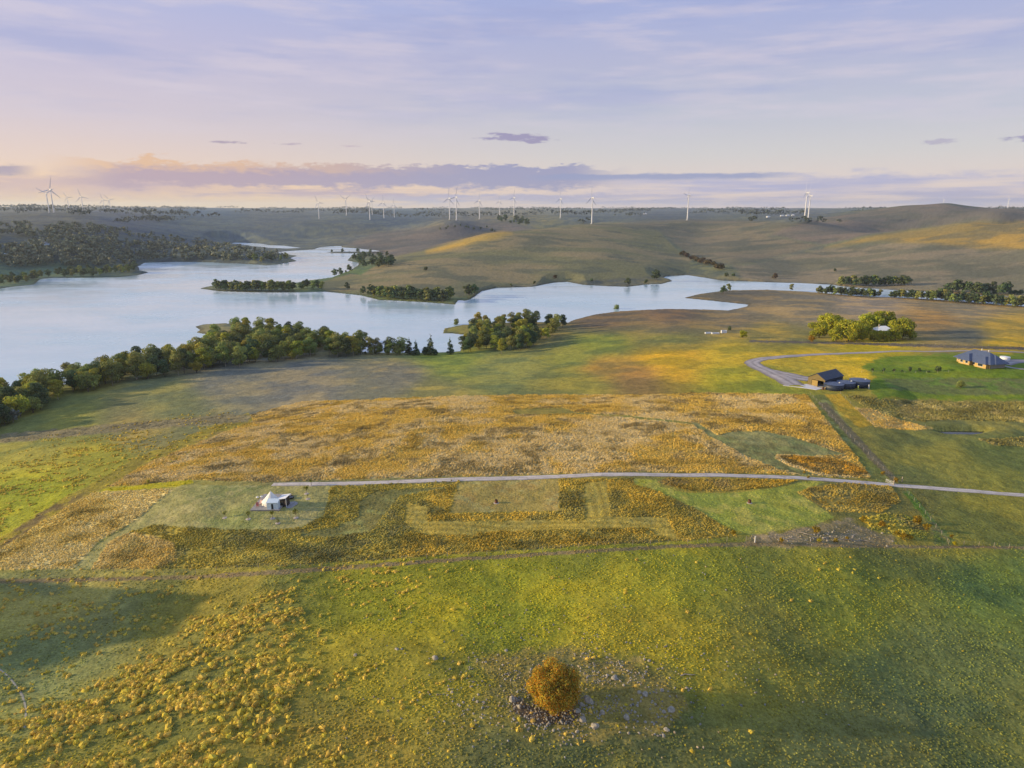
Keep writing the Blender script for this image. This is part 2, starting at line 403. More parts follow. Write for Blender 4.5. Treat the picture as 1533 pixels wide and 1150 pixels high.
# evaluate the control surface on a coarser lattice, then bilinear (smooth enough)
ca = np.r_[np.linspace(R(-100), R(-43), 24)[:-1], np.linspace(R(-43), R(43), 300), np.linspace(R(43), R(100), 24)[1:]]
cl = np.linspace(lr[0], lr[-1], 420)
CA, CL = np.meshgrid(ca, cl, indexing='ij'); qq = np.c_[CA.ravel() * 2.0, CL.ravel()]
H0 = np.concatenate([-kern(qq[i:i + 20000], Q) @ SOL[:nq] + SOL[nq] for i in range(0, len(qq), 20000)]).reshape(CA.shape)
def bil(gx, gy, G, x, y):
    i = np.clip(np.searchsorted(gx, x) - 1, 0, len(gx) - 2); j = np.clip(np.searchsorted(gy, y) - 1, 0, len(gy) - 2)
    u = np.clip((x - gx[i]) / (gx[i + 1] - gx[i]), 0, 1); v = np.clip((y - gy[j]) / (gy[j + 1] - gy[j]), 0, 1)
    return (G[i, j] * (1 - u) + G[i + 1, j] * u) * (1 - v) + (G[i, j + 1] * (1 - u) + G[i + 1, j + 1] * u) * v
GZ = bil(ca, cl, H0, AZ, LR)
RR = np.exp(LR)
sm = lambda v, a, b: (lambda t: t * t * (3 - 2 * t))(np.clip((v - a) / (b - a), 0, 1))
# natural undulation, growing with distance
GZ += (fbm(GX / 38, GY / 38, 3, 3) - .5) * 0.55 * sm(RR, 60, 200)
GZ += (fbm(GX / 9, GY / 9, 5, 3) - .5) * 0.35
GZ += (fbm(GX / 260, GY / 260, 11, 3) - .5) * 12 * sm(RR, 900, 1600)
GZ += (fbm(GX / 900, GY / 900, 21, 3) - .5) * 26 * sm(RR, 3200, 6000)
GZ += (fbm(GX / 70, GY / 70, 31, 4) - .5) * 1.3 * sm(RR, 500, 1100)
# unseen hump added past the left frame edge to throw shade on the near slope
GZ += (20 + 34 * fbm(GX / 11, GY / 11, 51, 4)) * np.exp(-((GX + 188) / 26) ** 2) * np.exp(-((GY - 130) / np.where(GY < 130, 44, 20)) ** 2)

# lake basin
LK = wobble(dense(W_LAKE, 12.0), 3.0, 25.0, 41)
near = RR > 250
x_, y_ = GX[near], GY[near]
ins = inside(W_LAKE, x_, y_) & ~inside(W_STRIP, x_, y_) | inside(W_INLET, x_, y_)
dd = np.minimum(np.minimum(pdist(W_LAKE, x_, y_), pdist(W_STRIP, x_, y_)), pdist(W_INLET, x_, y_))
dd = dd + np.where(RR[near] < 1400, (fbm(x_ / 14, y_ / 14, 43, 3) - .5) * 4.0, 0) * np.where(ins, -1, 1)
zz = GZ[near]
zz = np.where(ins, LAKE_Z - np.clip(dd * 0.12, -0.4, 3.0), np.clip(zz, LAKE_Z + 0.35 + np.minimum(dd, 12) * 0.05, LAKE_Z + 0.35 + dd * 0.30 + np.maximum(dd - 60, 0) * 1.0))
GZ[near] = zz
SHORE = np.full(GX.shape, 1e3); SHORE[near] = np.where(ins, -dd, dd)
# farm pond
pk = (np.hypot(GX - W_POND[:, 0].mean(), GY - W_POND[:, 1].mean()) < 45)
pi_ = inside(W_POND, GX[pk], GY[pk]); pd_ = pdist(W_POND, GX[pk], GY[pk])
GZ[pk] = np.where(pi_, POND_Z - np.minimum(pd_ * .3, 1), np.maximum(GZ[pk], POND_Z + np.minimum(.25 + pd_ * .45, 1.6) - 4 * sm(pd_, 7, 26)))
# level pads under the buildings
def pad(px, py, rad, z):
    x, y = onplane(px, py, z); d = np.hypot(GX - x, GY - y); k = 1 - sm(d, rad, rad * 1.6)
    GZ[:] = GZ * (1 - k) + z * k
pad(1240, 573, 17, 1.5); pad(1285, 579, 14, 1.5); pad(1466, 543, 17, 4.0); pad(408, 757, 8, -1.2)

def hz(x, y):
    x = np.asarray(x, float); y = np.asarray(y, float)
    return bil(az_g, lr, GZ, np.arctan2(x, y), np.log(np.hypot(x, y)))
def at(px, py):
    """first point of the ground seen through a photo pixel"""
    d = ray(px, py); a = math.atan2(d[0], d[1]); slope = d[2] / math.hypot(d[0], d[1])
    i = int(np.clip(np.searchsorted(az_g, a) - 1, 0, NA - 2)); u = (a - az_g[i]) / (az_g[i + 1] - az_g[i])
    prof = GZ[i] * (1 - u) + GZ[i + 1] * u; rr = np.exp(lr)
    hit = np.nonzero(prof >= CAMZ + rr * slope)[0]
    k = int(hit[0]) if len(hit) else NR - 1
    k = max(k, 1)
    g0 = prof[k - 1] - CAMZ - rr[k - 1] * slope; g1 = prof[k] - CAMZ - rr[k] * slope
    f = 0 if g1 == g0 else min(max(-g0 / (g1 - g0), 0), 1)
    r = rr[k - 1] + (rr[k] - rr[k - 1]) * f
    x, y = math.sin(a) * r, math.cos(a) * r
    return Vector((x, y, float(prof[k - 1] + (prof[k] - prof[k - 1]) * f)))
def mpp(p): return (p.y * CP - (p.z - CAMZ) * SP) / FPX          # metres per photo pixel at p

# ------------------------------------------------------------------ what grows where: ground colour, plus painted hill and paddock shade and sunlit crests
X0, Y0, CW, CH = -300, 296, 2133, 1010
def A(r, g, b): return np.array(lin(r, g, b))
BG = [(100, 900, 142, 136, 78), (60, 1000, 138, 138, 78), (200, 1100, 132, 124, 54), (300, 930, 134, 126, 58), (600, 900, 146, 140, 42), (600, 1010, 130, 124, 48), (766, 900, 148, 144, 42), (500, 1120, 130, 118, 54), (760, 1120, 116, 112, 60),
      (900, 1120, 108, 108, 60), (1000, 950, 140, 132, 46), (1000, 870, 146, 142, 46), (1150, 950, 124, 120, 54), (1250, 900, 120, 124, 50), (1400, 1000, 95, 106, 64), (1500, 880, 96, 112, 56), (1300, 1120, 101, 105, 64), (1500, 1130, 106, 110, 58),
      (60, 740, 158, 156, 44), (150, 690, 160, 150, 52), (50, 660, 136, 134, 66), (200, 640, 136, 126, 78), (250, 600, 124, 124, 78), (100, 625, 124, 126, 66), (450, 570, 127, 122, 104), (330, 560, 126, 122, 102), (600, 560, 134, 126, 100), (650, 590, 146, 136, 76), (750, 550, 128, 132, 74), (670, 540, 124, 136, 60),  # paddock points are greyed to stand for its shade
      (900, 550, 156, 126, 62), (950, 562, 150, 118, 66), (880, 575, 138, 132, 62), (1000, 538, 196, 156, 40), (1100, 565, 152, 146, 46), (1150, 580, 140, 142, 50), (1100, 530, 170, 150, 48), (800, 500, 122, 112, 68), (860, 540, 120, 126, 62), (900, 515, 116, 126, 56), (1000, 505, 120, 120, 64), (1000, 490, 128, 112, 78),
      (900, 480, 112, 96, 74), (1000, 473, 118, 98, 76), (1100, 475, 126, 112, 84), (1200, 470, 142, 126, 94), (1200, 450, 128, 116, 90), (1130, 445, 120, 108, 84), (1300, 455, 158, 138, 108), (1450, 465, 156, 136, 98), (1400, 480, 152, 122, 74), (1500, 490, 176, 146, 60), (1450, 503, 110, 106, 84),
      (1160, 500, 150, 132, 66), (1200, 512, 128, 122, 70), (1300, 526, 192, 164, 32), (1500, 517, 186, 154, 44), (1200, 524, 182, 156, 38), (1400, 690, 120, 120, 60), (1450, 780, 122, 120, 54), (1350, 760, 126, 118, 58), (1500, 620, 120, 118, 66), (1500, 680, 116, 120, 58),
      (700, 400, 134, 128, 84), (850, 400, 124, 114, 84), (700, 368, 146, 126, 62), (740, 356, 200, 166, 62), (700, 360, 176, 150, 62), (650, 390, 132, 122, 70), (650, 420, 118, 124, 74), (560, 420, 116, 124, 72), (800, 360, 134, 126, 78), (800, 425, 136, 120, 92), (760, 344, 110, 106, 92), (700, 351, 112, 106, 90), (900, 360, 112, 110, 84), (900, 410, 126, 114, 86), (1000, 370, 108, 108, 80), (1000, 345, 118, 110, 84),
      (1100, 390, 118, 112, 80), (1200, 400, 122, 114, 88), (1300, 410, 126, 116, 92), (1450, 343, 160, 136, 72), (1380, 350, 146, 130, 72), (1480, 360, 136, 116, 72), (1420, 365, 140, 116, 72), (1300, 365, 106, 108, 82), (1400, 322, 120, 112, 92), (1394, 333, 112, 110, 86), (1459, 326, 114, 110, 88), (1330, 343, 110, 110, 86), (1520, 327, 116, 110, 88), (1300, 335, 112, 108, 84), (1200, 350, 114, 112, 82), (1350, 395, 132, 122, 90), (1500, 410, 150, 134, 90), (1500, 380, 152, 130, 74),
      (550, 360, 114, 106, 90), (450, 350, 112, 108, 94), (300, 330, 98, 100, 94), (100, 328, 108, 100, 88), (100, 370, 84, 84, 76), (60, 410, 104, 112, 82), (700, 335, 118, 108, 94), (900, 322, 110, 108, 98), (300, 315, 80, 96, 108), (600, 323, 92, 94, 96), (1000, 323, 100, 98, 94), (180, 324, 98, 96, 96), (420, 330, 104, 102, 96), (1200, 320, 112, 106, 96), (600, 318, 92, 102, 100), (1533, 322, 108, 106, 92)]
bx, by = np.meshgrid(np.arange(0, CW + 8, 8) + X0, np.arange(0, CH + 8, 8) + Y0, indexing='ij')
ww = 0; acc = 0
for a, b, r_, g_, b_ in BG:
    if b < 445 and b_ > 66: r_, g_, b_ = r_ - 20, g_ - 8, b_ + 2  # cooler, darker far points put the hill shade into the colour
    w_ = 1 / (((bx - a) * 0.8) ** 2 + (np.where(by < 560, 2.2, 1.2) * (by - b)) ** 2 + 60) ** 2.0
    ww = ww + w_; acc = acc + w_[..., None] * A(r_, g_, b_)
BGC = acc / ww[..., None]
gx8, gy8 = bx[:, 0].astype(float), by[0].astype(float)

GOLD, STRAW, OLIVE, DARK = A(192, 160, 76), A(214, 188, 128), A(140, 130, 64), A(128, 110, 66)
FIELD = [(160, 729), (228, 688), (326, 649), (378, 631), (372, 622), (450, 601.5), (558, 598), (665, 593.6), (773, 591), (950, 591), (1064, 588), (1208, 591), (1262, 660), (1307, 709), (1300, 717), (1178, 710), (950, 706), (701, 713), (450, 720), (400, 722), (290, 718), (228, 724)]
FIELD_D = [(128, 741), (160, 735), (271, 732), (205, 778), (147, 812), (111, 851), (0, 854), (-120, 862), (-120, 890), (0, 822), (65, 778)]
ROUGH = [(192, 798), (225, 786), (313, 791), (428, 793), (450, 790), (484, 772), (491, 754), (492, 734), (500, 728), (689, 720), (672, 769), (836, 766), (838, 718), (948, 717), (995, 740), (1040, 762), (1085, 790), (1110, 803), (1000, 810), (845, 819), (701, 828), (558, 839), (450, 845), (290, 851), (136, 852), (163, 812)]
LAWN_TENT = [(267, 726), (385, 727), (500, 726), (492, 734), (490, 754), (482, 772), (449, 790), (428, 793), (340, 793), (313, 791), (277, 788), (225, 786), (192, 798), (163, 812), (136, 853), (110, 853), (147, 814), (202, 780)]
ROUGH_R = [(640, 730), (689, 721), (672, 769), (836, 766), (838, 718), (948, 717), (995, 740), (1040, 762), (1085, 790), (1110, 803), (1000, 810), (845, 819), (701, 828), (600, 836), (600, 802), (640, 782)]
ROUGH_L = [(136, 852), (163, 812), (192, 798), (230, 802), (262, 815), (265, 840), (240, 851)]
LAWN_F = [(687, 722), (836, 718), (837.5, 765), (672.5, 768)]
LANE_H = [(875, 721), (909, 721), (913, 774), (1000, 775), (1015, 808), (985, 802), (963, 790), (773, 795), (672, 802), (629, 800), (604, 783), (608, 752), (640, 759), (640, 781), (875, 779)]
LANE_I = [(450, 806), (500, 802), (558, 795), (575, 770), (600, 742), (680, 728), (560, 735), (535, 752), (540, 774), (500, 790), (450, 800)]
LAWN_J = [(950, 717), (984, 718), (988, 728), (1026, 738), (1102, 738), (1163, 730), (1216, 719), (1235, 722), (1193, 738), (1250, 774), (1216, 787), (1125, 801), (1083, 787), (1037, 759), (992, 738), (950, 725)]
GOLD_K = [(986, 722), (999, 716), (1100, 717), (1197, 718.5), (1163, 729), (1064, 737), (1022, 733)]
GOLD_L = [(1193, 737), (1215, 729), (1265, 722), (1334, 728), (1349, 751), (1318, 768), (1246, 767)]
GOLD_M = [(1285, 776), (1330, 768), (1368, 774), (1390, 793), (1387, 808), (1353, 808), (1303, 794)]
RUBBLE = [(1117, 806), (1193, 792), (1273, 777), (1300, 790), (1340, 806), (1330, 819), (1117, 817)]
LAWN_A = [(1034, 634), (1042, 632), (1075, 652), (1092, 647), (1140, 645), (1190, 655), (1266, 681), (1212, 683), (1163, 680), (1160, 685), (1180, 697), (1225, 711), (1205, 712), (1165, 702), (1110, 680), (1075, 660)]
LAWN_B = [(766, 614), (800, 611), (845, 611), (862, 617), (950, 623), (1036, 633), (1036, 636), (950, 626), (860, 620), (808, 621), (770, 620)]
GOLD_C = [(1163, 682), (1212, 684), (1262, 687), (1307, 709), (1281, 714), (1225, 708), (1180, 694)]
LANE_P = [(1210, 591), (1235, 591), (1280, 650), (1338, 712), (1352, 728), (1310, 722), (1270, 668)]
DARK_P = [(1224, 603), (1238, 603), (1292, 661), (1348, 722), (1335, 722), (1276, 661)]
STRIP_P2 = [(1349, 735), (1362, 735), (1400, 780), (1432, 812), (1432, 820), (1398, 815), (1395, 790)]
GOLD_R = [(1234, 590), (1258, 590), (1307, 637), (1285, 641), (1258, 615)]
STRAW_S = [(1279, 610), (1311, 613), (1345, 627), (1400, 642), (1376, 644), (1311, 640)]
ROUGH_T = [(1266, 591), (1330, 597), (1420, 602), (1600, 601), (1600, 634), (1425, 628), (1380, 632), (1330, 622), (1292, 607)]
ROUGH_T2 = [(1465, 657), (1600, 652), (1600, 672), (1490, 667)]
LAWN_U = [(1289, 550), (1323, 533), (1431, 529), (1600, 531), (1600, 598), (1450, 600), (1313, 596), (1300, 580), (1310, 565)]
LAWN_U2 = [(1320, 566), (1600, 566), (1600, 590), (1400, 592), (1330, 582)]
TRACK_O = [(-200, 864), (0, 867), (150, 865), (293, 861), (450, 851), (558, 844), (701, 834), (845, 825), (1000, 816), (1117, 811), (1300, 815), (1420, 817), (1600, 819), (1600, 822), (1420, 821), (1300, 820), (1117, 817), (1000, 821), (845, 830), (701, 839), (558, 850), (450, 858), (293, 867), (0, 874), (-200, 872)]
TRACK_L = [(-60, 830), (0, 806), (65, 764), (130, 728), (200, 688), (300, 645), (372, 618), (380, 630), (326, 651), (228, 690), (158, 731), (128, 743), (65, 780), (0, 824), (-60, 855)]
FENCE_TRACK = [(1122, 509), (1250, 512), (1400, 516), (1600, 522), (1600, 526), (1400, 520), (1250, 515), (1122, 512)]  # dark track along the boundary fence
BROWNBAND = [(0, 650), (120, 640), (250, 628), (330, 620), (378, 622), (370, 632), (250, 640), (120, 652), (0, 664)]
GREENSTRIP = [(228, 724), (287, 718), (290, 722), (265, 728), (170, 736), (150, 733)]
GREEN_Y = [(870, 575), (1000, 570), (1100, 548), (1160, 570), (1175, 585), (1000, 588)]
BUSHROCK = [(720, 985), (790, 975), (900, 975), (990, 1000), (1030, 1050), (1000, 1100), (900, 1110), (800, 1090), (740, 1050)]
BARE = [(765, 1040), (800, 1060), (870, 1062), (860, 1085), (800, 1085), (770, 1065)]
G_LAWN = A(150, 144, 90); G_LAWN2 = A(134, 138, 82); G_BRIGHT = A(100, 122, 34)
# (polygon, [colours], soft px, tall grass density, height)
OVER = [
 (FIELD, [GOLD, STRAW, DARK], 2, 1.0, .75), (FIELD_D, [A(224, 200, 128), A(212, 186, 104), A(160, 136, 70)], 1.5, 1.0, .8), (ROUGH, [A(164, 146, 64), OLIVE, A(112, 106, 64)], 2, .95, .7),
 (ROUGH_R, [A(178, 150, 62), A(148, 132, 60), A(116, 108, 60)], 6, .95, .7), (ROUGH_L, [A(206, 178, 106), A(190, 160, 84), A(140, 124, 70)], 5, .95, .7),
 (TRACK_L, [A(132, 122, 52), A(116, 100, 66), A(150, 136, 46)], 3, 0, 0), (BROWNBAND, [A(126, 118, 88), A(112, 104, 78), A(140, 128, 92)], 4, .15, .3),
 (LAWN_TENT, [G_LAWN, G_LAWN2, A(158, 148, 98)], 1.2, 0, 0), (LAWN_F, [A(154, 138, 76), A(164, 140, 80), G_LAWN], 1, 0, 0), (LANE_H, [A(158, 140, 66), A(168, 148, 68), A(138, 128, 68)], 1.2, .02, .3),
 (LANE_I, [A(112, 110, 64), A(128, 120, 68), G_LAWN2], 3, .1, .3), (LAWN_J, [A(156, 154, 62), A(140, 148, 64), A(168, 158, 76)], 1.2, 0, 0), (GOLD_K, [A(190, 156, 60), A(156, 134, 62), DARK], 1, 1, .8),
 (GOLD_L, [A(156, 136, 66), A(180, 150, 60), A(112, 106, 66)], 1.5, .85, .7), (GOLD_M, [A(176, 154, 60), A(130, 130, 60), A(116, 104, 64)], 2, .7, .7), (RUBBLE, [A(142, 124, 86), A(124, 114, 80), A(154, 134, 100)], 9, 0, 0),
 (LAWN_A, [G_LAWN, A(122, 118, 70), G_LAWN2], 1.2, 0, 0), (LAWN_B, [A(140, 128, 62), A(122, 126, 62), A(150, 130, 62)], 1, 0, 0), (GOLD_C, [A(170, 134, 60), A(120, 104, 62), A(200, 150, 50)], 1, 1, .7),
 (LANE_P, [A(112, 116, 58), A(122, 118, 62), G_LAWN2], 1.5, 0, 0), (DARK_P, [A(112, 104, 78), A(120, 110, 80), A(102, 98, 72)], 1.2, .0, .25), (STRIP_P2, [A(88, 118, 44), A(104, 116, 54), A(120, 110, 70)], 2, .1, .3),
 (GOLD_R, [A(176, 144, 48), A(160, 140, 50), A(190, 150, 50)], 1, 0, 0), (STRAW_S, [A(204, 170, 92), A(180, 152, 92), A(210, 168, 70)], 1.5, .5, .5), (ROUGH_T, [A(136, 128, 72), A(112, 108, 64), A(160, 146, 92)], 2, .9, .8), (ROUGH_T2, [A(136, 128, 72), A(112, 108, 64), A(160, 146, 92)], 2, .8, .8),
 (LAWN_U, [G_BRIGHT, A(122, 134, 38), A(94, 114, 40)], 7, 0, 0), (LAWN_U2, [A(98, 108, 60), A(108, 114, 64), A(92, 118, 46)], 4, 0, 0), (TRACK_O, [A(128, 112, 78), A(138, 118, 84), A(112, 104, 70)], 1.2, 0, 0),
 (FENCE_TRACK, [A(96, 90, 80), A(110, 102, 86), A(90, 86, 72)], 1, .2, .4), (GREENSTRIP, [A(166, 154, 30), A(146, 146, 40), A(160, 150, 40)], 1, .1, .3),
 (BUSHROCK, [A(130, 118, 62), A(114, 110, 64), A(142, 124, 66)], 34, 0, 0), (BARE, [A(112, 92, 72), A(98, 84, 66), A(120, 100, 76)], 5, 0, 0)]
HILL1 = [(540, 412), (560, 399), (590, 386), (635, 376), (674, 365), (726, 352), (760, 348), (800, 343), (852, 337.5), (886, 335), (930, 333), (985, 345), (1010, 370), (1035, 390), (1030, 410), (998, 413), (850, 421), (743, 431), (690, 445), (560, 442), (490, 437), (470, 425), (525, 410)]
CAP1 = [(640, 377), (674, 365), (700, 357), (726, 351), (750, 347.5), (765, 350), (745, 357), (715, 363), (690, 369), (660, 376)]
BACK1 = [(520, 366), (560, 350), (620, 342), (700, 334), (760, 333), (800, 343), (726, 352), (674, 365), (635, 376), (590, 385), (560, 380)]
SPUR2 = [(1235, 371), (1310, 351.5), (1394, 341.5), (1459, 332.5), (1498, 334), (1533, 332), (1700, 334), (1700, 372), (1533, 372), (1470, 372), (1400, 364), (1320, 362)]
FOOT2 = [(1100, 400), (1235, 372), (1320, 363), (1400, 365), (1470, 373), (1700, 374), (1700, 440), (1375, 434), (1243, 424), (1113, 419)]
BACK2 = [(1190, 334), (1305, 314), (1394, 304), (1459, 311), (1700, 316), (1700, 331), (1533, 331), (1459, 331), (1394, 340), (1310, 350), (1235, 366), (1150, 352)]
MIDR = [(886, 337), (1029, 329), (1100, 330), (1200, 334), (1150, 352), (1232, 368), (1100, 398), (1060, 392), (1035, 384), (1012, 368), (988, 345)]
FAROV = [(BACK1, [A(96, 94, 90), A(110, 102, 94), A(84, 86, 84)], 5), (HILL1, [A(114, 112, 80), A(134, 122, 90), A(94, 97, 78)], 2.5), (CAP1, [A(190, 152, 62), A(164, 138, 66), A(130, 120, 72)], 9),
         (BACK2, [A(106, 101, 90), A(120, 108, 94), A(90, 92, 82)], 3), (MIDR, [A(106, 103, 84), A(122, 112, 90), A(88, 91, 78)], 5), (FOOT2, [A(114, 110, 88), A(134, 122, 98), A(96, 97, 80)], 6), (SPUR2, [A(140, 122, 72), A(166, 136, 68), A(114, 106, 76)], 5)]  # grey tones paint the hills' shade, gold ones their sunlit crests
def raster(P, soft):
    P = np.array(P, float); pad_ = int(3 * soft + 3)
    i0 = max(int(P[:, 0].min()) - X0 - pad_, 0); i1 = min(int(P[:, 0].max()) - X0 + pad_, CW)
    j0 = max(int(P[:, 1].min()) - Y0 - pad_, 0); j1 = min(int(P[:, 1].max()) - Y0 + pad_, CH)
    px, py = np.meshgrid(np.arange(i0, i1) + X0, np.arange(j0, j1) + Y0, indexing='ij')
    s = pdist(P, px.astype(float), py.astype(float)); s = np.where(inside(P, px, py), s, -s)
    return i0, j0, np.clip(.5 + s / (2 * soft), 0, 1).astype(np.float32)
LANES = next(o[1] for o in OVER if o[0] is LANE_H)
OVM = [(raster(o[0], o[2]), o[1], o[3], o[4]) for o in OVER]
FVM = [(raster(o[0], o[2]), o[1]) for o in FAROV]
def msample(m, px, py):
    i0, j0, M = m
    fx = px - X0 - i0; fy = py - Y0 - j0
    ok = (fx >= 0) & (fy >= 0) & (fx < M.shape[0] - 1) & (fy < M.shape[1] - 1)
    out = np.zeros(px.shape)
    ix = fx[ok].astype(int); iy = fy[ok].astype(int); u = fx[ok] - ix; v = fy[ok] - iy
    out[ok] = (M[ix, iy] * (1 - u) + M[ix + 1, iy] * u) * (1 - v) + (M[ix, iy + 1] * (1 - u) + M[ix + 1, iy + 1] * u) * v
    return out
def ground_look(x, y, z):
    """colour (far hill and paddock shade included), tall grass density and height of the ground at world points"""
    px, py, dep = project(x, y, z); bad = dep < 5
    px = np.where(bad, 766, np.clip(px, X0 + 1, X0 + CW - 9)); py = np.where(bad, 1200, np.clip(py, Y0 + 1, Y0 + CH - 9))
    c = np.stack([bil(gx8, gy8, BGC[..., k], px, py) for k in range(3)], -1)
    n_a = fbm(x / 7.0, y / 7.0, 61, 4); n_b = fbm(x / 19.0, y / 19.0, 67, 4); n_c = fbm(x / 2.6, y / 2.6, 71, 3)
    # pasture mottling: greener and drier patches
    g = sm(n_b, .36, .66)[..., None]; c = c * (0.86 + .28 * g) * np.where(g > .5, 1, 1); c = c * (1 + (g - .5) * np.array([.26, .08, -.28]))
    far = sm(np.hypot(x, y), 500, 1000)[..., None]
    n_d = fbm(x / 120.0, y / 60.0, 73, 5)[..., None]; c = c * (1 + far * (n_d - .5) * np.array([.8, .68, .55]))
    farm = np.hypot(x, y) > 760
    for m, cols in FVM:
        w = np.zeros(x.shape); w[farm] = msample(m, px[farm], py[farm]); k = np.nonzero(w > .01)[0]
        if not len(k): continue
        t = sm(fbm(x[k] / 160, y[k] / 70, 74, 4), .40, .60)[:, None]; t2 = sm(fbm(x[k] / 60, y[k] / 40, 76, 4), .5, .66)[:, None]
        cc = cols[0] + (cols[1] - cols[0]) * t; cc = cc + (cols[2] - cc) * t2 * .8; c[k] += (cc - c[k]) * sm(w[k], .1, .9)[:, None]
    tall = np.zeros(x.shape); hgt = np.zeros(x.shape)
    near = np.hypot(x, y) < 700
    px = px + (n_c - .5) * 4 * near; py = py + (fbm(x / 2.1, y / 2.1, 75, 3) - .5) * 2.5 * near
    for m, cols, dn, hh in OVM:
        w = np.zeros(x.shape); w[near] = msample(m, px[near], py[near])
        k = np.nonzero(w > 0.01)[0]
        if not len(k): continue
        a = sm(w[k] + (n_c[k] - .5) * .7 * (4 * w[k] * (1 - w[k])), .32, .68)
        t = sm(.55 * n_b[k] + .45 * n_a[k], .40, .60); t2 = sm(n_a[k] * .6 + n_c[k] * .4, .50, .66)
        cc = cols[0] + (cols[1] - cols[0]) * t[:, None]; cc = cc + (cols[2] - cc) * t2[:, None] * .8
        if cols is LANES: cc = cc * (1 + .15 * np.where((px[k] > 870) & (py[k] < 773), np.sin(x[k] * 2.4), np.sin(y[k] * 2.2 + x[k] * .2)))[:, None]
        c[k] += (cc - c[k]) * a[:, None]; tall[k] += (dn - tall[k]) * a; hgt[k] = np.where(a > .5, hh, hgt[k])
    c = c * (0.76 + .48 * n_c)[..., None]
    return np.clip(c, .01, .8), tall, hgt

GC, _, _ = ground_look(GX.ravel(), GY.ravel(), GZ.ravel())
sh = SHORE.ravel()[:, None]
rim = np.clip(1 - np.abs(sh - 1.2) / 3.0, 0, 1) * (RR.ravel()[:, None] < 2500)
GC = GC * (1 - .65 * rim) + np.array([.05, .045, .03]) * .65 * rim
GC = np.where(sh < -1, np.array([.04, .05, .05]), GC)


def mat_attr(name, rough=0.9, vary=0.0, fine=None, bump=None, spec=0.2, transl=0.0, objvar=0.0):
    m = bpy.data.materials.new(name); m.use_nodes = True; t = m.node_tree; N = NT(t)
    b = t.nodes['Principled BSDF']; b.inputs['Roughness'].default_value = rough
    b.inputs['Specular IOR Level'].default_value = spec
    at_ = N.n('ShaderNodeAttribute', attribute_name='Col'); c = at_.outputs['Color']
    ge = N.n('ShaderNodeNewGeometry')
    if fine:
        for sc, lo, hi in fine:
            f = N.n('ShaderNodeMapRange'); N.sock(f.inputs[0], N.noise(ge.outputs['Position'], sc, 3.0, .6))
            f.inputs[1].default_value = .25; f.inputs[2].default_value = .75; f.inputs[3].default_value = lo; f.inputs[4].default_value = hi
            v = N.n('ShaderNodeVectorMath', operation='SCALE'); t.links.new(c, v.inputs[0]); t.links.new(f.outputs[0], v.inputs['Scale']); c = v.outputs[0]
    if objvar:
        oi = N.n('ShaderNodeObjectInfo'); h = N.n('ShaderNodeHueSaturation')
        N.sock(h.inputs['Hue'], N.m('ADD', .5 - objvar * .25, N.m('MULTIPLY', oi.outputs['Random'], objvar * .5)))
        N.sock(h.inputs['Value'], N.m('ADD', 1 - objvar * 2, N.m('MULTIPLY', N.m('FRACT', N.m('MULTIPLY', oi.outputs['Random'], 7.31)), objvar * 4)))
        t.links.new(c, h.inputs['Color']); c = h.outputs[0]
    t.links.new(c, b.inputs['Base Color'])
    if bump:
        nrm = None
        for sc, st, dist in bump:
            bn = N.n('ShaderNodeBump'); bn.inputs['Strength'].default_value = st; bn.inputs['Distance'].default_value = dist
            N.sock(bn.inputs['Height'], N.noise(ge.outputs['Position'], sc, 4.0, .6))
            if nrm is not None: t.links.new(nrm, bn.inputs['Normal'])
            nrm = bn.outputs[0]
        t.links.new(nrm, b.inputs['Normal'])
    if transl:
        tr = N.n('ShaderNodeBsdfTranslucent'); t.links.new(c, tr.inputs[0]); mx = N.n('ShaderNodeMixShader'); mx.inputs[0].default_value = transl
        t.links.new(b.outputs[0], mx.inputs[1]); t.links.new(tr.outputs[0], mx.inputs[2])
        t.links.new(mx.outputs[0], t.nodes['Material Output'].inputs[0])
    return m


def mat(name, c, rough=.7, metal=0.0, nscale=6.0, amt=.25, bump=0.0, spec=.4, wave=None):
    """plain surface with procedural mottling"""
    m = bpy.data.materials.new(name); m.use_nodes = True; t = m.node_tree; N = NT(t); b = t.nodes['Principled BSDF']
    b.inputs['Roughness'].default_value = rough; b.inputs['Metallic'].default_value = metal; b.inputs['Specular IOR Level'].default_value = spec
    tc = N.n('ShaderNodeTexCoord'); n = N.noise(tc.outputs['Object'], nscale, 5.0, .6)
    lo = tuple(v * (1 - amt) for v in c); hi = tuple(min(v * (1 + amt), 1) for v in c)
    cc = N.ramp(n, [(.3, lo), (.7, hi)])
    h = n
    if wave:
        wv = N.n('ShaderNodeTexWave', bands_direction=wave[0]); t.links.new(tc.outputs['Object'], wv.inputs[0]); wv.inputs['Scale'].default_value = wave[1]
        cc = N.mix(N.m('MULTIPLY', wv.outputs['Fac'], wave[2]), cc, tuple(v * .45 for v in c)); h = wv.outputs['Fac']
    t.links.new(cc, b.inputs['Base Color'])
    if bump:
        bn = N.n('ShaderNodeBump'); bn.inputs['Strength'].default_value = bump; bn.inputs['Distance'].default_value = .05
        t.links.new(h, bn.inputs['Height']); t.links.new(bn.outputs[0], b.inputs['Normal'])
    return m


M_GROUND = mat_attr('meadow', .95, fine=[(.35, .82, 1.2), (1.7, .66, 1.36), (5.0, .7, 1.3)], bump=[(.12, .8, 1.2), (.9, .75, .28)], spec=.1)
idx = np.arange(NA * NR, dtype=np.int32).reshape(NA, NR)
quads = np.stack([idx[:-1, :-1], idx[1:, :-1], idx[1:, 1:], idx[:-1, 1:]], -1).reshape(-1, 4)
tag(obj('ground', npmesh('ground', np.stack([GX, GY, GZ], -1).reshape(-1, 3), quads, GC, True), M_GROUND), kind='structure')


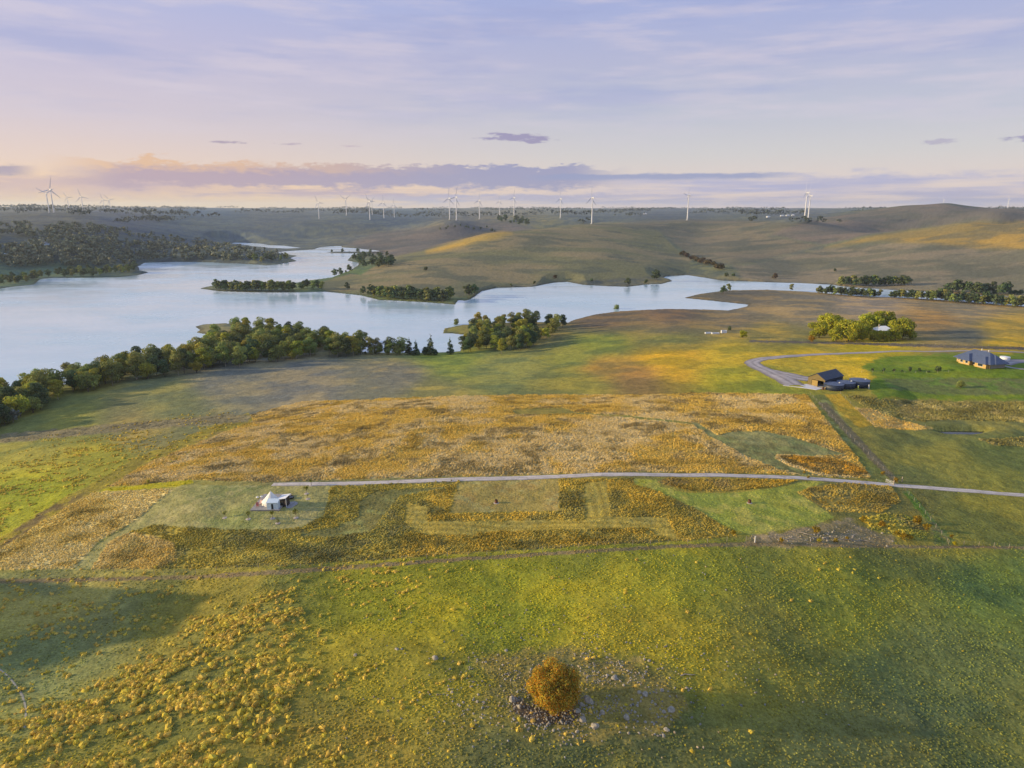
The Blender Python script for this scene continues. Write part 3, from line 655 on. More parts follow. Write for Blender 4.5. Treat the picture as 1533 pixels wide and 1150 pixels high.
def water(name, P, z, mt):
    import mathutils
    me = bpy.data.meshes.new(name)
    tri = mathutils.geometry.tessellate_polygon([[Vector((a, b, 0)) for a, b in P]])
    me.from_pydata([(a, b, z) for a, b in P], [], [tuple(t_) for t_ in tri]); me.update()
    for p in me.polygons:
        if p.normal.z < 0: p.flip()
    return tag(obj(name, me, mt), kind='structure')


def mat_water():
    m = bpy.data.materials.new('lake_water'); m.use_nodes = True; t = m.node_tree; N = NT(t); b = t.nodes['Principled BSDF']
    ge = N.n('ShaderNodeNewGeometry'); mp = N.n('ShaderNodeMapping'); mp.inputs['Scale'].default_value = (.5, 1.0, 1); mp.inputs['Rotation'].default_value = (0, 0, .5)
    t.links.new(ge.outputs['Position'], mp.inputs[0])
    n1 = N.noise(mp.outputs[0], .35, 3.0, .6); n2 = N.noise(mp.outputs[0], .02, 3.0, .5)
    cc = N.ramp(n2, [(.35, (.46, .62, .69)), (.65, (.58, .69, .74))]); t.links.new(cc, b.inputs['Base Color'])
    wl = N.noise(mp.outputs[0], .012, 5.0, .65); N.sock(b.inputs['Roughness'], N.m('ADD', .07, N.m('MULTIPLY', N.ss(wl, .36, .64), .22))); b.inputs['IOR'].default_value = 1.45; b.inputs['Specular IOR Level'].default_value = .8
    bn = N.n('ShaderNodeBump'); bn.inputs['Strength'].default_value = .22; bn.inputs['Distance'].default_value = .5
    t.links.new(n1, bn.inputs['Height']); t.links.new(bn.outputs[0], b.inputs['Normal'])
    return m


M_WATER = mat_water()
# the lake: a level sheet wider than the basin, hidden where the land rises above it
lo = np.array([[-2500, 250], [2600, 250], [2600, 2250], [-2500, 2250]])
gxs = np.linspace(-2500, 2600, 60); gys = np.linspace(250, 2250, 40)
wx, wy = np.meshgrid(gxs, gys, indexing='ij'); ii = np.arange(wx.size).reshape(wx.shape)
wq = np.stack([ii[:-1, :-1], ii[1:, :-1], ii[1:, 1:], ii[:-1, 1:]], -1).reshape(-1, 4)
tag(obj('lake', npmesh('lake', np.c_[wx.ravel(), wy.ravel(), np.full(wx.size, LAKE_Z)], wq), M_WATER), kind='structure')
pc = W_POND.mean(0)
PD = pc + (dense(W_POND, 2.0) - pc) * 1.06
tag(obj('pond', npmesh('pond', np.c_[PD, np.full(len(PD), POND_Z + .02)], np.arange(len(PD))[None]), mat('dark_pond_water', (.03, .035, .02), .05, nscale=.1, amt=.2, spec=.25)), kind='structure')
if bpy.data.objects['pond'].data.polygons[0].normal.z < 0: bpy.data.objects['pond'].data.flip_normals()


# ------------------------------------------------------------------ gravel roads draped on the ground
def road(name, line, w, mt, lift=.06, wear=.25, seed=1):
    P = np.array([at(a, b)[:2] for a, b in line])
    s = np.r_[0, np.cumsum(np.hypot(*np.diff(P, axis=0).T))]; n = max(3, int(s[-1] / 1.2)); u = np.linspace(0, s[-1], n)
    # smooth curve through the points
    x = np.interp(u, s, P[:, 0]); y = np.interp(u, s, P[:, 1])
    for _ in range(12):
        x[1:-1] = .25 * x[:-2] + .5 * x[1:-1] + .25 * x[2:]; y[1:-1] = .25 * y[:-2] + .5 * y[1:-1] + .25 * y[2:]
    tx, ty = np.gradient(x), np.gradient(y); L = np.hypot(tx, ty); nx, ny = -ty / L, tx / L
    wv = np.interp(u / s[-1], np.linspace(0, 1, len(w)), w) if hasattr(w, '__len__') else np.full(n, w)
    K = 9; V = np.zeros((n, K, 3)); k_ = np.linspace(-.5, .5, K)
    wearc = np.array([.55, .8, 1.1, 1.12, .72, 1.1, 1.14, .8, .5]); C = wearc[None, :, None] * (.75 + .5 * fbm(np.repeat(u[:, None], K, 1) / 3.0, np.repeat(k_[None] * 5, n, 0) + seed, seed + 3, 3))[..., None] * np.array([1, .99, .96])
    for j in range(K):
        e = wear * (fbm(u / 2.2 + 50 * (j > 3), u * 0 + seed, seed, 3) - .5) * 2 * (abs(k_[j]) > .4)
        off = k_[j] * wv + e * np.sign(k_[j]); V[:, j, 0] = x + nx * off; V[:, j, 1] = y + ny * off
        V[:, j, 2] = hz(V[:, j, 0], V[:, j, 1]) + lift * (1 if abs(k_[j]) < .45 else .3)
    ix = np.arange(n * K).reshape(n, K); q = np.stack([ix[:-1, :-1], ix[1:, :-1], ix[1:, 1:], ix[:-1, 1:]], -1).reshape(-1, 4)
    me = npmesh(name, V.reshape(-1, 3), q, C.reshape(-1, 3), True)
    nz = np.zeros(len(me.polygons) * 3); me.polygons.foreach_get('normal', nz)
    if nz[2::3].mean() < 0: me.flip_normals()
    return tag(obj(name, me, mt), kind='structure')


def mat_gravel(name, c, ruts=True):
    m = bpy.data.materials.new(name); m.use_nodes = True; t = m.node_tree; N = NT(t); b = t.nodes['Principled BSDF']
    b.inputs['Roughness'].default_value = .95; b.inputs['Specular IOR Level'].default_value = .1
    ge = N.n('ShaderNodeNewGeometry'); n1 = N.noise(ge.outputs['Position'], .5, 4.0, .6); n2 = N.noise(ge.outputs['Position'], 3.0, 4.0, .7)
    cc = N.mix(N.ss(n1, .45, .72), c, tuple(v * .62 for v in c)); cc = N.mix(N.ss(n2, .35, .75), cc, tuple(min(1, v * 1.25) for v in c))
    if ruts: cc = N.mix(1.0, cc, N.n('ShaderNodeAttribute', attribute_name='Col').outputs['Color'], 'MULTIPLY')
    t.links.new(cc, b.inputs['Base Color'])
    bn = N.n('ShaderNodeBump'); bn.inputs['Strength'].default_value = .4; bn.inputs['Distance'].default_value = .1; t.links.new(n2, bn.inputs['Height']); t.links.new(bn.outputs[0], b.inputs['Normal'])
    return m


M_GRAVEL = mat_gravel('pale_gravel', (.50, .45, .42)); M_DRIVE = mat_gravel('grey_gravel', (.34, .31, .32)); M_CONC = mat_gravel('pale_concrete', (.56, .56, .60), False); M_DIRT = mat_gravel('brown_dirt', (.20, .15, .10))
road('gravel_track', [(408, 725.5), (440, 725), (500, 724.5), (600, 721.5), (701, 717.4), (850, 713), (1000, 711.2), (1100, 712.2), (1178, 714.5), (1307, 723.5), (1345, 727), (1450, 735), (1540, 742), (1660, 752)], 2.7, M_GRAVEL, .10, .3, 3)
road('gravel_driveway', [(1190, 577), (1172, 566), (1150, 556), (1131, 548), (1124, 542), (1140, 537), (1209, 531.5), (1270, 529), (1334, 526), (1400, 526.5), (1540, 528.5), (1700, 532)], [10, 9, 8, 6, 6, 5, 4.5, 4, 4, 4, 4, 4], M_DRIVE, .14, .4, 5)
road('yard_gravel', [(1146, 552), (1165, 558), (1190, 565), (1212, 568)], [3, 8, 11, 10], M_DRIVE, .12, .6, 7)
road('house_driveway', [(1499, 545), (1512, 541), (1540, 541.5), (1600, 542)], [9, 9, 6, 5], M_DRIVE, .14, .3, 8)
road('house_path', [(1499, 547), (1515, 551.5), (1545, 555)], 2.5, M_DRIVE, .14, .2, 9)
road('sheep_path', [(-30, 985), (0, 1001), (14, 1014), (27, 1028), (36, 1045), (41, 1066), (36, 1090)], .34, mat_gravel('pale_worn_soil', (.33, .31, .25)), .03, .12, 11)

# ------------------------------------------------------------------ grass as geometry
def tuft_template(nb, dome, spread, seed):
    """a clump: low jittered dome plus leaning pointed blades; unit radius and height"""
    g = np.random.default_rng(seed); V = []; F = []
    if dome:
        for k in range(dome):
            a = 2 * math.pi * k / dome + g.uniform(-.2, .2); r = g.uniform(.8, 1.1); V.append((math.cos(a) * r, math.sin(a) * r, -.15))
        for k in range(dome):
            a = 2 * math.pi * (k + .5) / dome + g.uniform(-.2, .2); r = g.uniform(.5, .85); V.append((math.cos(a) * r, math.sin(a) * r, g.uniform(.45, .8)))
        V.append((g.uniform(-.15, .15), g.uniform(-.15, .15), g.uniform(.85, 1.0)))
        for k in range(dome):
            k2 = (k + 1) % dome
            F += [(k, k2, dome + k), (k2, dome + k2, dome + k), (dome + k, dome + k2, 2 * dome)]
    for _ in range(nb):
        a = g.uniform(0, 2 * math.pi); r0 = g.uniform(0, .7); d = Vector((math.cos(a), math.sin(a), 0)); s = d.cross(Vector((0, 0, 1))); ww_ = g.uniform(.14, .3)
        b = len(V); c0 = d * r0; top = d * (r0 + g.uniform(.1, spread)) + Vector((0, 0, g.uniform(.75, 1.25)))
        V += [tuple(c0 - s * ww_), tuple(c0 + s * ww_ + Vector((0, 0, .05))), tuple(top)]; F.append((b, b + 1, b + 2))
    return np.array(V), np.array(F)


def scatter(name, temps, P, rad, hgt, C, mt, label=None):
    n = len(P); Vs, Fs, Cs = [], [], []; base = 0
    ch = rng.integers(0, len(temps), n)
    for ti, (TV, TF) in enumerate(temps):
        k = np.nonzero(ch == ti)[0]
        if not len(k): continue
        a = rng.uniform(0, 2 * np.pi, len(k)); ca_, sa = np.cos(a), np.sin(a)
        st = rng.uniform(.6, 1.5, (len(k), 1)); r = rad[k][:, None]; x = TV[None, :, 0] * r * st; y = TV[None, :, 1] * r / np.sqrt(st)
        v = np.stack([P[k, 0][:, None] + x * ca_[:, None] - y * sa[:, None], P[k, 1][:, None] + x * sa[:, None] + y * ca_[:, None], P[k, 2][:, None] + TV[None, :, 2] * hgt[k][:, None]], -1)
        f = TF[None] + (base + np.arange(len(k)) * len(TV))[:, None, None]
        Vs.append(v.reshape(-1, 3)); Fs.append(f.reshape(-1, 3)); Cs.append(np.repeat(C[k], len(TV), 0)); base += len(k) * len(TV)
    o = obj(name, npmesh(name, np.concatenate(Vs), np.concatenate(Fs), np.concatenate(Cs)), mt)
    return tag(o, label, 'grass', kind='stuff')


def jgrid(x0, x1, y0, y1, s):
    x, y = np.meshgrid(np.arange(x0, x1, s), np.arange(y0, y1, s), indexing='ij'); x = x.ravel() + rng.uniform(-.5, .5, x.size) * s; y = y.ravel() + rng.uniform(-.5, .5, y.size) * s
    z = hz(x, y); px, py, dep = project(x, y, z); k = (dep > 5) & (px > -110) & (px < 1643) & (py < 1230) & (py > 300)
    return x[k], y[k], z[k], px[k], py[k]


def cap(c, m=.72):
    return np.clip(c, 0.01, None) * np.minimum(1, m / np.maximum(c.max(1), 1e-3))[:, None]


M_TALL = mat_attr('dry_grass', .95, spec=.05, transl=.12)
M_TUFT = mat_attr('meadow_grass', .95, spec=.05, transl=.12)
# tall unmown grass
x, y, z, px, py = jgrid(-260, 330, 120, 420, .50)
c, tall, hh = ground_look(x, y, z)
k = rng.random(len(x)) < tall * (.45 + .55 * sm(fbm(x / 5, y / 3, 81, 3), .36, .58))
x, y, z, c, hh = x[k], y[k], z[k], c[k], hh[k]
lum = rng.uniform(.9, 1.14, len(x)) * (.35 + 1.3 * fbm(x / 9.0, y / 4.0, 83, 4)); tint = 1 + (rng.random((len(x), 1)) - .5) * np.array([.10, .0, -.4])
T1 = [tuft_template(11, 4, 1.0, 100 + i) for i in range(6)]
scatter('tall_grass', T1, np.c_[x, y, z], rng.uniform(.2, .46, len(x)), np.maximum(hh, .3) * rng.uniform(.4, .85, len(x)) * (.25 + .9 * fbm(x / 6, y / 3, 85, 3)), cap(c * 1.2 * lum[:, None] * tint), M_TALL, 'long dry golden grass left standing between the mown plots')

# tussocks on the near slope and in the left paddock
TUSS = [([(-110, 1190), (-60, 1110), (40, 1085), (130, 1040), (240, 985), (300, 945), (345, 915), (430, 905), (470, 960), (455, 1010), (440, 1070), (430, 1190)], .95, 30),
        ([(400, 1000), (560, 940), (690, 960), (700, 1190), (380, 1190)], .28, 60), ([(330, 905), (450, 862), (640, 843), (700, 850), (560, 930), (430, 960)], .55, 25), ([(0, 862), (300, 868), (340, 900), (200, 985), (0, 1060), (-100, 1060), (-100, 862)], .22, 30),
        ([(-60, 690), (100, 665), (300, 632), (370, 634), (230, 690), (120, 735), (0, 800), (-60, 830)], .45, 20), ([(640, 843), (1000, 826), (1330, 826), (1250, 940), (1000, 980), (800, 960), (640, 930)], .015, 40), ([(700, 960), (1100, 960), (1200, 1190), (700, 1190)], .02, 50)]
TUM = [(raster(a, s), d) for a, d, s in TUSS]
THICK = TUM[0][0]
x, y, z, px, py = jgrid(-260, 150, 70, 330, .50)
dn = np.zeros(len(x))
for m_, d in TUM: dn = np.maximum(dn, msample(m_, px, py) * d)
patch = sm(fbm(x / 12 + y / 30, y / 7, 91, 3), .38, .60); wx_ = x + 3 * fbm(x / 4, y / 4, 96, 2); grain = sm(fbm(wx_ / 2.8, y / 1.7, 93, 3), .50, .60)
k = rng.random(len(x)) < np.minimum(dn * (.12 + .88 * patch) * (.03 + .97 * grain) + msample(THICK, px, py) * (.1 + .9 * patch) * (.10 + .7 * grain) * 1.5, 1)
thick = msample(THICK, px[k], py[k]); x, y, z, py = x[k], y[k], z[k], py[k]
c, _, _ = ground_look(x, y, z)
gold = A(210, 182, 78); c = c * .2 + gold * .82
c = c * rng.uniform(.7, 1.3, (len(x), 1)) * (1 + (rng.random((len(x), 1)) - .5) * np.array([.2, .0, .5]))
T2 = [tuft_template(16, 5, .9, 200 + i) for i in range(7)]
sz = rng.uniform(.4, 1.15, len(x)) ** 1.3 * (1 + .5 * thick)
scatter('tussock_grass', T2, np.c_[x, y, z], sz * .46, sz * .42, cap(c), M_TUFT, 'golden tussock clumps on the near slope')

# short pasture tufts close to the camera
x, y, z, px, py = jgrid(-180, 210, 70, 215, .52)
c, tall, _ = ground_look(x, y, z); ra = np.hypot(x, y)
pn_ = sm(fbm(x / 5, y / 5, 95, 4), .38, .62)
k = (tall < .2) & (rng.random(len(x)) < np.clip(1.25 - ra / 200, .15, 1) * (.25 + .75 * pn_))
x, y, z, c, px, py = x[k], y[k], z[k], c[k], px[k], py[k]
yel = (rng.random(len(x)) < .07 * sm(py, 800, 830) * (1 - .85 * sm(px, 900, 1300)))[:, None]
c = c * rng.uniform(.75, 1.5, (len(x), 1)); c = np.where(yel, A(180, 160, 50) * rng.uniform(.7, 1.15, (len(x), 1)), c * np.array([1.06, 1.04, .85]))
T3 = [tuft_template(4, 4, .6, 300 + i) for i in range(6)]
lawn = (py < 815)
scatter('pasture_grass', T3, np.c_[x, y, z], rng.uniform(.12, .32, len(x)), rng.uniform(.06, .20, len(x)) * np.where(lawn, .5, 1), cap(c * 1.12), M_TUFT, 'short green pasture grass with yellow seed heads')

# ------------------------------------------------------------------ trees
def leaf_cloud(blobs, n, size, cols, seed, up=.25, fill=.35):
    """blobs: (centre, radii). Leaf cards through the outer part of each blob"""
    g = np.random.default_rng(seed); B = np.array([list(b[0]) + list(b[1]) for b in blobs], float)
    wgt = (B[:, 3] * B[:, 4] + B[:, 4] * B[:, 5] + B[:, 3] * B[:, 5]); ch = g.choice(len(B), n, p=wgt / wgt.sum())
    d = g.normal(size=(n, 3)); d[:, 2] += up; d /= np.linalg.norm(d, axis=1)[:, None]
    rr = (1 - fill * g.random(n) ** 1.6)[:, None] * g.uniform(.9, 1.12, (n, 1))
    P = B[ch, :3] + d * B[ch, 3:] * rr
    nrm = d / B[ch, 3:] + g.normal(size=(n, 3)) * .5 / B[ch, 3:].mean(1)[:, None]; nrm /= np.linalg.norm(nrm, axis=1)[:, None]
    t = np.cross(nrm, g.normal(size=(n, 3))); t /= np.linalg.norm(t, axis=1)[:, None]; b = np.cross(nrm, t)
    s = size * g.uniform(.6, 1.35, (n, 1)); s2 = s * g.uniform(.5, .9, (n, 1))
    V = np.stack([P - t * s, P - b * s2 + t * s * .15, P + t * s, P + b * s2 - t * s * .1], 1).reshape(-1, 3)
    F = np.arange(n * 4).reshape(n, 4)
    cols = np.array(cols); cc = cols[g.integers(0, len(cols), n)] * g.uniform(.72, 1.3, (n, 1)) * (.85 + .3 * g.random(len(B)))[ch][:, None]
    return V, F, np.repeat(cc, 4, 0)


def branchy(pts_list, rads):
    m = MB()
    for p, r in zip(pts_list, rads): m.tube(p, r, 5)
    return m


M_LEAF = mat_attr('foliage', .8, spec=.15, transl=.25, objvar=.14)
M_GOLDLEAF = mat_attr('autumn_foliage', .8, spec=.15, transl=.3, objvar=.04)
M_BARK = mat('pale_bark', (.30, .26, .21), .9, nscale=3, amt=.4); M_DBARK = mat('dark_bark', (.10, .075, .055), .9, nscale=3, amt=.4)
GUMC = [(.21, .25, .07), (.25, .28, .07), (.17, .21, .07), (.28, .28, .07)]
YGC = [(.36, .36, .045), (.30, .32, .045), (.42, .37, .045), (.24, .27, .05)]
DKC = [(.085, .125, .055), (.11, .145, .06), (.065, .10, .05)]
BRC = [(.10, .065, .04), (.13, .09, .04), (.08, .055, .035), (.09, .09, .04)]


def gum(seed, cols, H=13.0, n=900, leaf=.55, wide=.33):
    g = random.Random(seed); blobs = []; br = []; rad = []
    lean = Vector((g.uniform(-.06, .06), g.uniform(-.06, .06), 0)) * H; fork = Vector((lean.x * .5, lean.y * .5, H * g.uniform(.2, .3)))
    br.append([(0, 0, -.3), tuple(fork * .5), tuple(fork)]); rad.append([.26, .21, .17])
    for k in range(g.randint(10, 12)):
        a = 2 * math.pi * k / 6 + g.uniform(-.5, .5); rr = H * wide * g.uniform(.2, .8); zz_ = H * (.30 + .055 * k) - rr * .1
        c = Vector((lean.x + math.cos(a) * rr, lean.y + math.sin(a) * rr, zz_)); s = H * g.uniform(.11, .19)
        blobs.append((tuple(c), (s * 1.15, s * 1.15, s * g.uniform(.7, 1.0)))); mid = fork.lerp(c, .5) + Vector((0, 0, -.04 * H))
        br.append([tuple(fork * .95), tuple(mid), tuple(c)]); rad.append([.13, .09, .04])
    s = H * .16; blobs.append(((lean.x, lean.y, H * .86), (s * 1.1, s * 1.1, s * .85)))
    br.append([tuple(fork), (lean.x, lean.y, H * .82)]); rad.append([.15, .05])
    return branchy(br, rad).mesh('trunk'), npmesh('crown', *leaf_cloud(blobs, n, leaf, cols, seed))


def bushy(seed, cols, H=9.0, n=900, leaf=.5, wide=.42, low=.08):
    """rounded tree or shrub, leafy nearly to the ground"""
    g = random.Random(seed); blobs = [((0, 0, H * .55), (H * wide * .75, H * wide * .75, H * .42))]; br = [[(0, 0, -.2), (0, 0, H * .5)]]; rad = [[.03 * H, .015 * H]]
    for k in range(9):
        a = g.uniform(0, 6.28); rr = H * wide * g.uniform(.45, .85); zz_ = H * g.uniform(low + .2, .78); s = H * g.uniform(.14, .24)
        blobs.append(((math.cos(a) * rr, math.sin(a) * rr, zz_), (s, s, s * .9)))
        br.append([(0, 0, H * .12), (math.cos(a) * rr * .6, math.sin(a) * rr * .6, zz_ * .7), (math.cos(a) * rr, math.sin(a) * rr, zz_)]); rad.append([.014 * H, .01 * H, .005 * H])
    return branchy(br, rad).mesh('trunk'), npmesh('crown', *leaf_cloud(blobs, n, leaf, cols, seed, .1, .5))


def pine(seed, cols, H=11.0, n=900, leaf=.5):
    g = random.Random(seed); blobs = []
    for k in range(9):
        f = k / 8; r = H * .24 * (1 - f) ** .8 + .25
        for j in range(max(1, int(5 * (1 - f)) + 1)):
            a = g.uniform(0, 6.28); o = r * g.uniform(.3, .65); blobs.append(((math.cos(a) * o, math.sin(a) * o, H * (.12 + .82 * f)), (r * .6, r * .6, H * .07)))
    return MB().tube([(0, 0, -.3), (0, 0, H * .95)], [.24, .04], 6).mesh('trunk'), npmesh('crown', *leaf_cloud(blobs, n, leaf, cols, seed, 0, .6))


KINDS = {'gum': [gum(10 + i, GUMC, 17, 2500, .44, .3) for i in range(5)], 'ygum': [gum(30 + i, YGC, 15, 2400, .44, .32) for i in range(4)], 'dark': [gum(50 + i, DKC, 16, 2400, .44, .28) for i in range(4)], 'wattle': [bushy(70 + i, GUMC, 12, 2000, .42) for i in range(3)],
         'ywattle': [bushy(80 + i, YGC, 11, 1900, .4) for i in range(2)], 'pine': [pine(90 + i, DKC, 15, 1200, .5) for i in range(2)], 'shrub': [bushy(110 + i, DKC, 5, 350, .5, .5, .02) for i in range(3)], 'brown': [bushy(120 + i, BRC, 5, 350, .5, .55, .02) for i in range(2)],
         'far': [gum(130 + i, DKC, 13, 420, .95, .36) for i in range(4)], 'farlight': [gum(140 + i, GUMC, 13, 420, .95, .36) for i in range(2)], 'grey': [bushy(150, [(.17, .19, .17), (.13, .15, .13)], 7, 700, .5)]}
NAMES = {'gum': 'gum_tree', 'ygum': 'gum_tree', 'dark': 'evergreen_tree', 'far': 'shore_tree', 'farlight': 'shore_tree', 'wattle': 'wattle_tree', 'ywattle': 'wattle_tree', 'pine': 'pine_tree', 'shrub': 'shrub', 'brown': 'shrub', 'grey': 'shrub'}


def plant(kind, p, s, label, group=None, name=None, leafmat=None, cat=None, var=None):
    tr, cr = KINDS[kind][rnd.randrange(len(KINDS[kind])) if var is None else var]
    nm = name or NAMES[kind]
    o = empty(nm, p, rnd.uniform(0, 6.28), label, cat or ('shrub' if nm == 'shrub' else 'tree'), group); o.scale = (s * rnd.uniform(.92, 1.1), s * rnd.uniform(.92, 1.1), s)
    obj('trunk', tr, M_BARK if kind in ('gum', 'ygum', 'grey') else M_DBARK, o); obj('crown', cr, leafmat or M_LEAF, o)
    return o


def poly_spots(P, n, mind, seed, tries=6000):
    """ground spots inside a photo polygon, kept apart in the world"""
    g = random.Random(seed); A_ = np.array(P, float); x0, y0 = A_.min(0); x1, y1 = A_.max(0); out = []
    for _ in range(tries):
        if len(out) >= n: break
        px, py = g.uniform(x0, x1), g.uniform(y0, y1)
        if not inside(A_, np.array([px]), np.array([py]))[0]: continue
        p = at(px, py)
        if p.z < LAKE_Z + .25: continue
        md = mind * g.uniform(.7, 1.2)
        if all((p.x - q.x) ** 2 + (p.y - q.y) ** 2 > md * md for q, _, _ in out): out.append((p, px, py))
    return out


CLR = {'gum': 'olive green', 'ygum': 'yellow green', 'dark': 'dark green', 'wattle': 'rounded olive', 'ywattle': 'rounded yellow green', 'pine': 'dark conical', 'far': 'dark', 'farlight': 'olive', 'shrub': 'low dark', 'brown': 'brown'}
# the big wood along the near shore
WOOD = [(-70, 668), (0, 640), (112, 592), (177, 576), (266, 563), (400, 545), (500, 533), (541, 531), (541, 527), (500, 514), (450, 502), (400, 496), (340, 492), (330, 512), (290, 531), (200, 553), (110, 573), (0, 603), (-90, 640)]
ft = [(-70, 668), (0, 640), (112, 592), (177, 576), (266, 563), (400, 545), (541, 531)]; bk = [(-90, 640), (0, 603), (110, 573), (200, 553), (290, 531), (330, 512), (400, 496), (450, 502), (541, 527)]
for p, px, py in poly_spots(WOOD, 265, 4.0, 21):
    f = np.interp(px, *zip(*ft)); b = np.interp(px, *zip(*bk)); q = (f - py) / max(f - b, 1)
    row = 'front edge' if q < .33 else 'middle' if q < .67 else 'lake side'
    kind = rnd.choices(['gum', 'ygum', 'dark', 'wattle', 'ywattle'], [30, 30, 14, 16, 10] if q > .3 else [26, 10, 22, 30, 12])[0]
    s = rnd.uniform(.62, 1.04) * (.94 if q > .66 else 1.0); part = 'left end' if px < 180 else 'central stretch' if px < 330 else 'right end'
    plant(kind, p, s, f'{CLR[kind]} tree on the {row} of the lakeside wood, {part}', f'trees at the {part} of the lakeside wood')
plant('grey', at(20, 632), .95, 'silvery grey shrub at the paddock corner of the lakeside wood')
plant('ywattle', at(222, 724), .12, 'tiny yellow green sapling on the bright strip beside the golden field', name='sapling')
# trees strung out east of the wood
for px, py, kind, s, lb in [(553, 530, 'gum', .74, 'slender olive tree, first in the gappy row right of the wood'), (566, 530, 'gum', .7, 'thin airy tree with water showing through, second in the gappy row'), (583, 530, 'dark', .78, 'dark spreading tree in the middle of the gappy row by the water'),
                           (599, 530, 'gum', .74, 'loose crowned tree left of the two narrow pines'), (613, 531, 'pine', .85, 'narrow dark pine, left of a close pair on the shore'), (623, 531, 'pine', .75, 'narrow dark pine, right of a close pair on the shore'),
                           (637, 531, 'shrub', 1.2, 'low dark shrub at the foot of the tall shore pine'), (645, 531, 'pine', 1.05, 'tall dark conical pine on the shore'), (674, 530, 'pine', .82, 'lone small pine left of the tree clump on the point'), (505, 534, 'gum', .85, 'pale trunked gum standing out at the right end of the wood'),
                           (519, 534, 'dark', .85, 'tall dark gum closing the right end of the wood'), (529, 533, 'ygum', .95, 'reddish olive tree at the last corner of the wood')]:
    plant(kind, at(px, py), s, lb)
# clump on the point
CLUMP = [(692, 528), (725, 531), (770, 530), (795, 521), (818, 509), (849, 487), (800, 484), (740, 486), (706, 490), (700, 508)]
for p, px, py in poly_spots(CLUMP, 80, 4.4, 22):
    q = (py - 486) / 45; kind = rnd.choices(['gum', 'ygum', 'dark', 'pine', 'ywattle'], [20, 42, 14, 8, 14] if q < .7 else [30, 14, 30, 14, 10])[0]
    row = 'front' if q > .7 else 'middle' if q > .35 else 'back'
    plant(kind, p, rnd.uniform(.66, .95) * (.92 if kind != 'pine' else .75), f'{CLR[kind]} tree in the {row} of the dense clump on the point', 'trees of the dense clump on the point')
plant('wattle', at(684, 487), .55, 'small dark tree on the grassy tip left of the clump on the point')
# farther shores
def line_trees(line, n, kinds, s0, s1, what, group, jit=1.5, seed=1):
    g = random.Random(seed); L = np.array(line, float); d = np.r_[0, np.cumsum(np.hypot(*np.diff(L, axis=0).T))]
    for k in range(n):
        u = d[-1] * (k + g.uniform(.1, .9)) / n; px = np.interp(u, d, L[:, 0]); py = np.interp(u, d, L[:, 1]) + g.uniform(-jit, jit)
        p = at(px, py)
        if p.z < LAKE_Z + .2: continue
        kd = g.choice(kinds); plant(kd, p, g.uniform(s0, s1), f'{CLR[kd]} {what}', group)
line_trees([(545, 530.5), (608, 531)], 9, ['wattle', 'shrub', 'gum'], .4, .62, 'small tree or bush filling the gappy row right of the wood', 'undergrowth of the gappy row', .6, 18)
line_trees([(612, 531.5), (660, 531.5)], 5, ['shrub'], .6, .9, 'low bush at the foot of the shore pines', 'bushes under the shore pines', .5, 19)
line_trees([(318, 433.5), (360, 435), (400, 435.5), (440, 435)], 34, ['far', 'far', 'farlight'], .75, 1.1, 'tree on the low spit reaching into the lake', 'trees on the low lake spit', 1.6, 1)
line_trees([(445, 433), (486, 433.5)], 6, ['far', 'farlight'], .7, .95, 'tree at the grassy root of the lake spit', 'trees at the root of the lake spit', 1, 2)
line_trees([(556, 444), (600, 447), (640, 449), (676, 450)], 40, ['far', 'far', 'farlight'], .85, 1.15, 'tree on the far bank below the green slope', 'trees on the bank below the central hill', 2.6, 3)
for px, py, s, lb in [(544, 441, .8, 'lone dark tree left of the wooded far bank'), (520, 434, .75, 'small lone tree on the green slope by the spit'), (702, 445, 1.15, 'big rounded dark tree at the right end of the far bank'), (711, 443, 1.1, 'second rounded dark tree at the right end of the far bank')]:
    plant('far', at(px, py), s, lb)
line_trees([(530, 392), (545, 397), (560, 398), (578, 397), (590, 395)], 24, ['far', 'far', 'shrub'], .9, 1.25, 'tree on the small headland of the far lake arm', 'trees on the headland of the far arm', 3.5, 4)
line_trees([(534, 386), (560, 386), (580, 385)], 8, ['far'], .75, 1.0, 'tree on the back edge of the far arm headland', 'trees on the back edge of the headland', 1.5, 5)
line_trees([(498, 415), (525, 406)], 6, ['shrub', 'far'], .8, 1.0, 'bush on the bank leading up to the headland', 'bushes on the bank of the far arm', .8, 6)
line_trees([(492, 378.2), (560, 378.5)], 5, ['far', 'shrub'], .55, .8, 'tree on the thin strip of land in the far arm', 'trees on the thin strip of land', .3, 7)
line_trees([(0, 424), (45, 420), (100, 412), (150, 411), (205, 405)], 46, ['far', 'far', 'farlight'], .75, 1.1, 'tree on the left far shore of the lake', 'trees on the left far shore', 3, 8)
line_trees([(370, 390), (400, 391), (436, 388)], 10, ['far', 'farlight'], .8, 1.05, 'tree on the tip of the wooded promontory', 'trees on the promontory tip', 2, 9)
line_trees([(1222, 439), (1280, 444), (1330, 445), (1380, 448)], 46, ['far', 'far', 'farlight'], .55, .85, 'tree along the near bank of the right lake arm', 'trees on the near bank of the right arm', 1.2, 10)
line_trees([(1385, 449), (1450, 454), (1540, 460)], 42, ['far', 'far', 'farlight'], .7, 1.0, 'tree near the right end of the lake arm', 'trees at the right end of the lake arm', 1.6, 11)
line_trees([(1254, 427), (1300, 428), (1360, 428)], 24, ['far', 'farlight'], .75, 1.1, 'tree on the far bank of the right lake arm', 'trees on the far bank of the right arm', 1.0, 12)
line_trees([(1405, 437), (1450, 439), (1530, 442)], 24, ['far', 'far', 'shrub'], .9, 1.25, 'tree at the far right behind the lake arm', 'trees at the far right behind the arm', 1.4, 13)
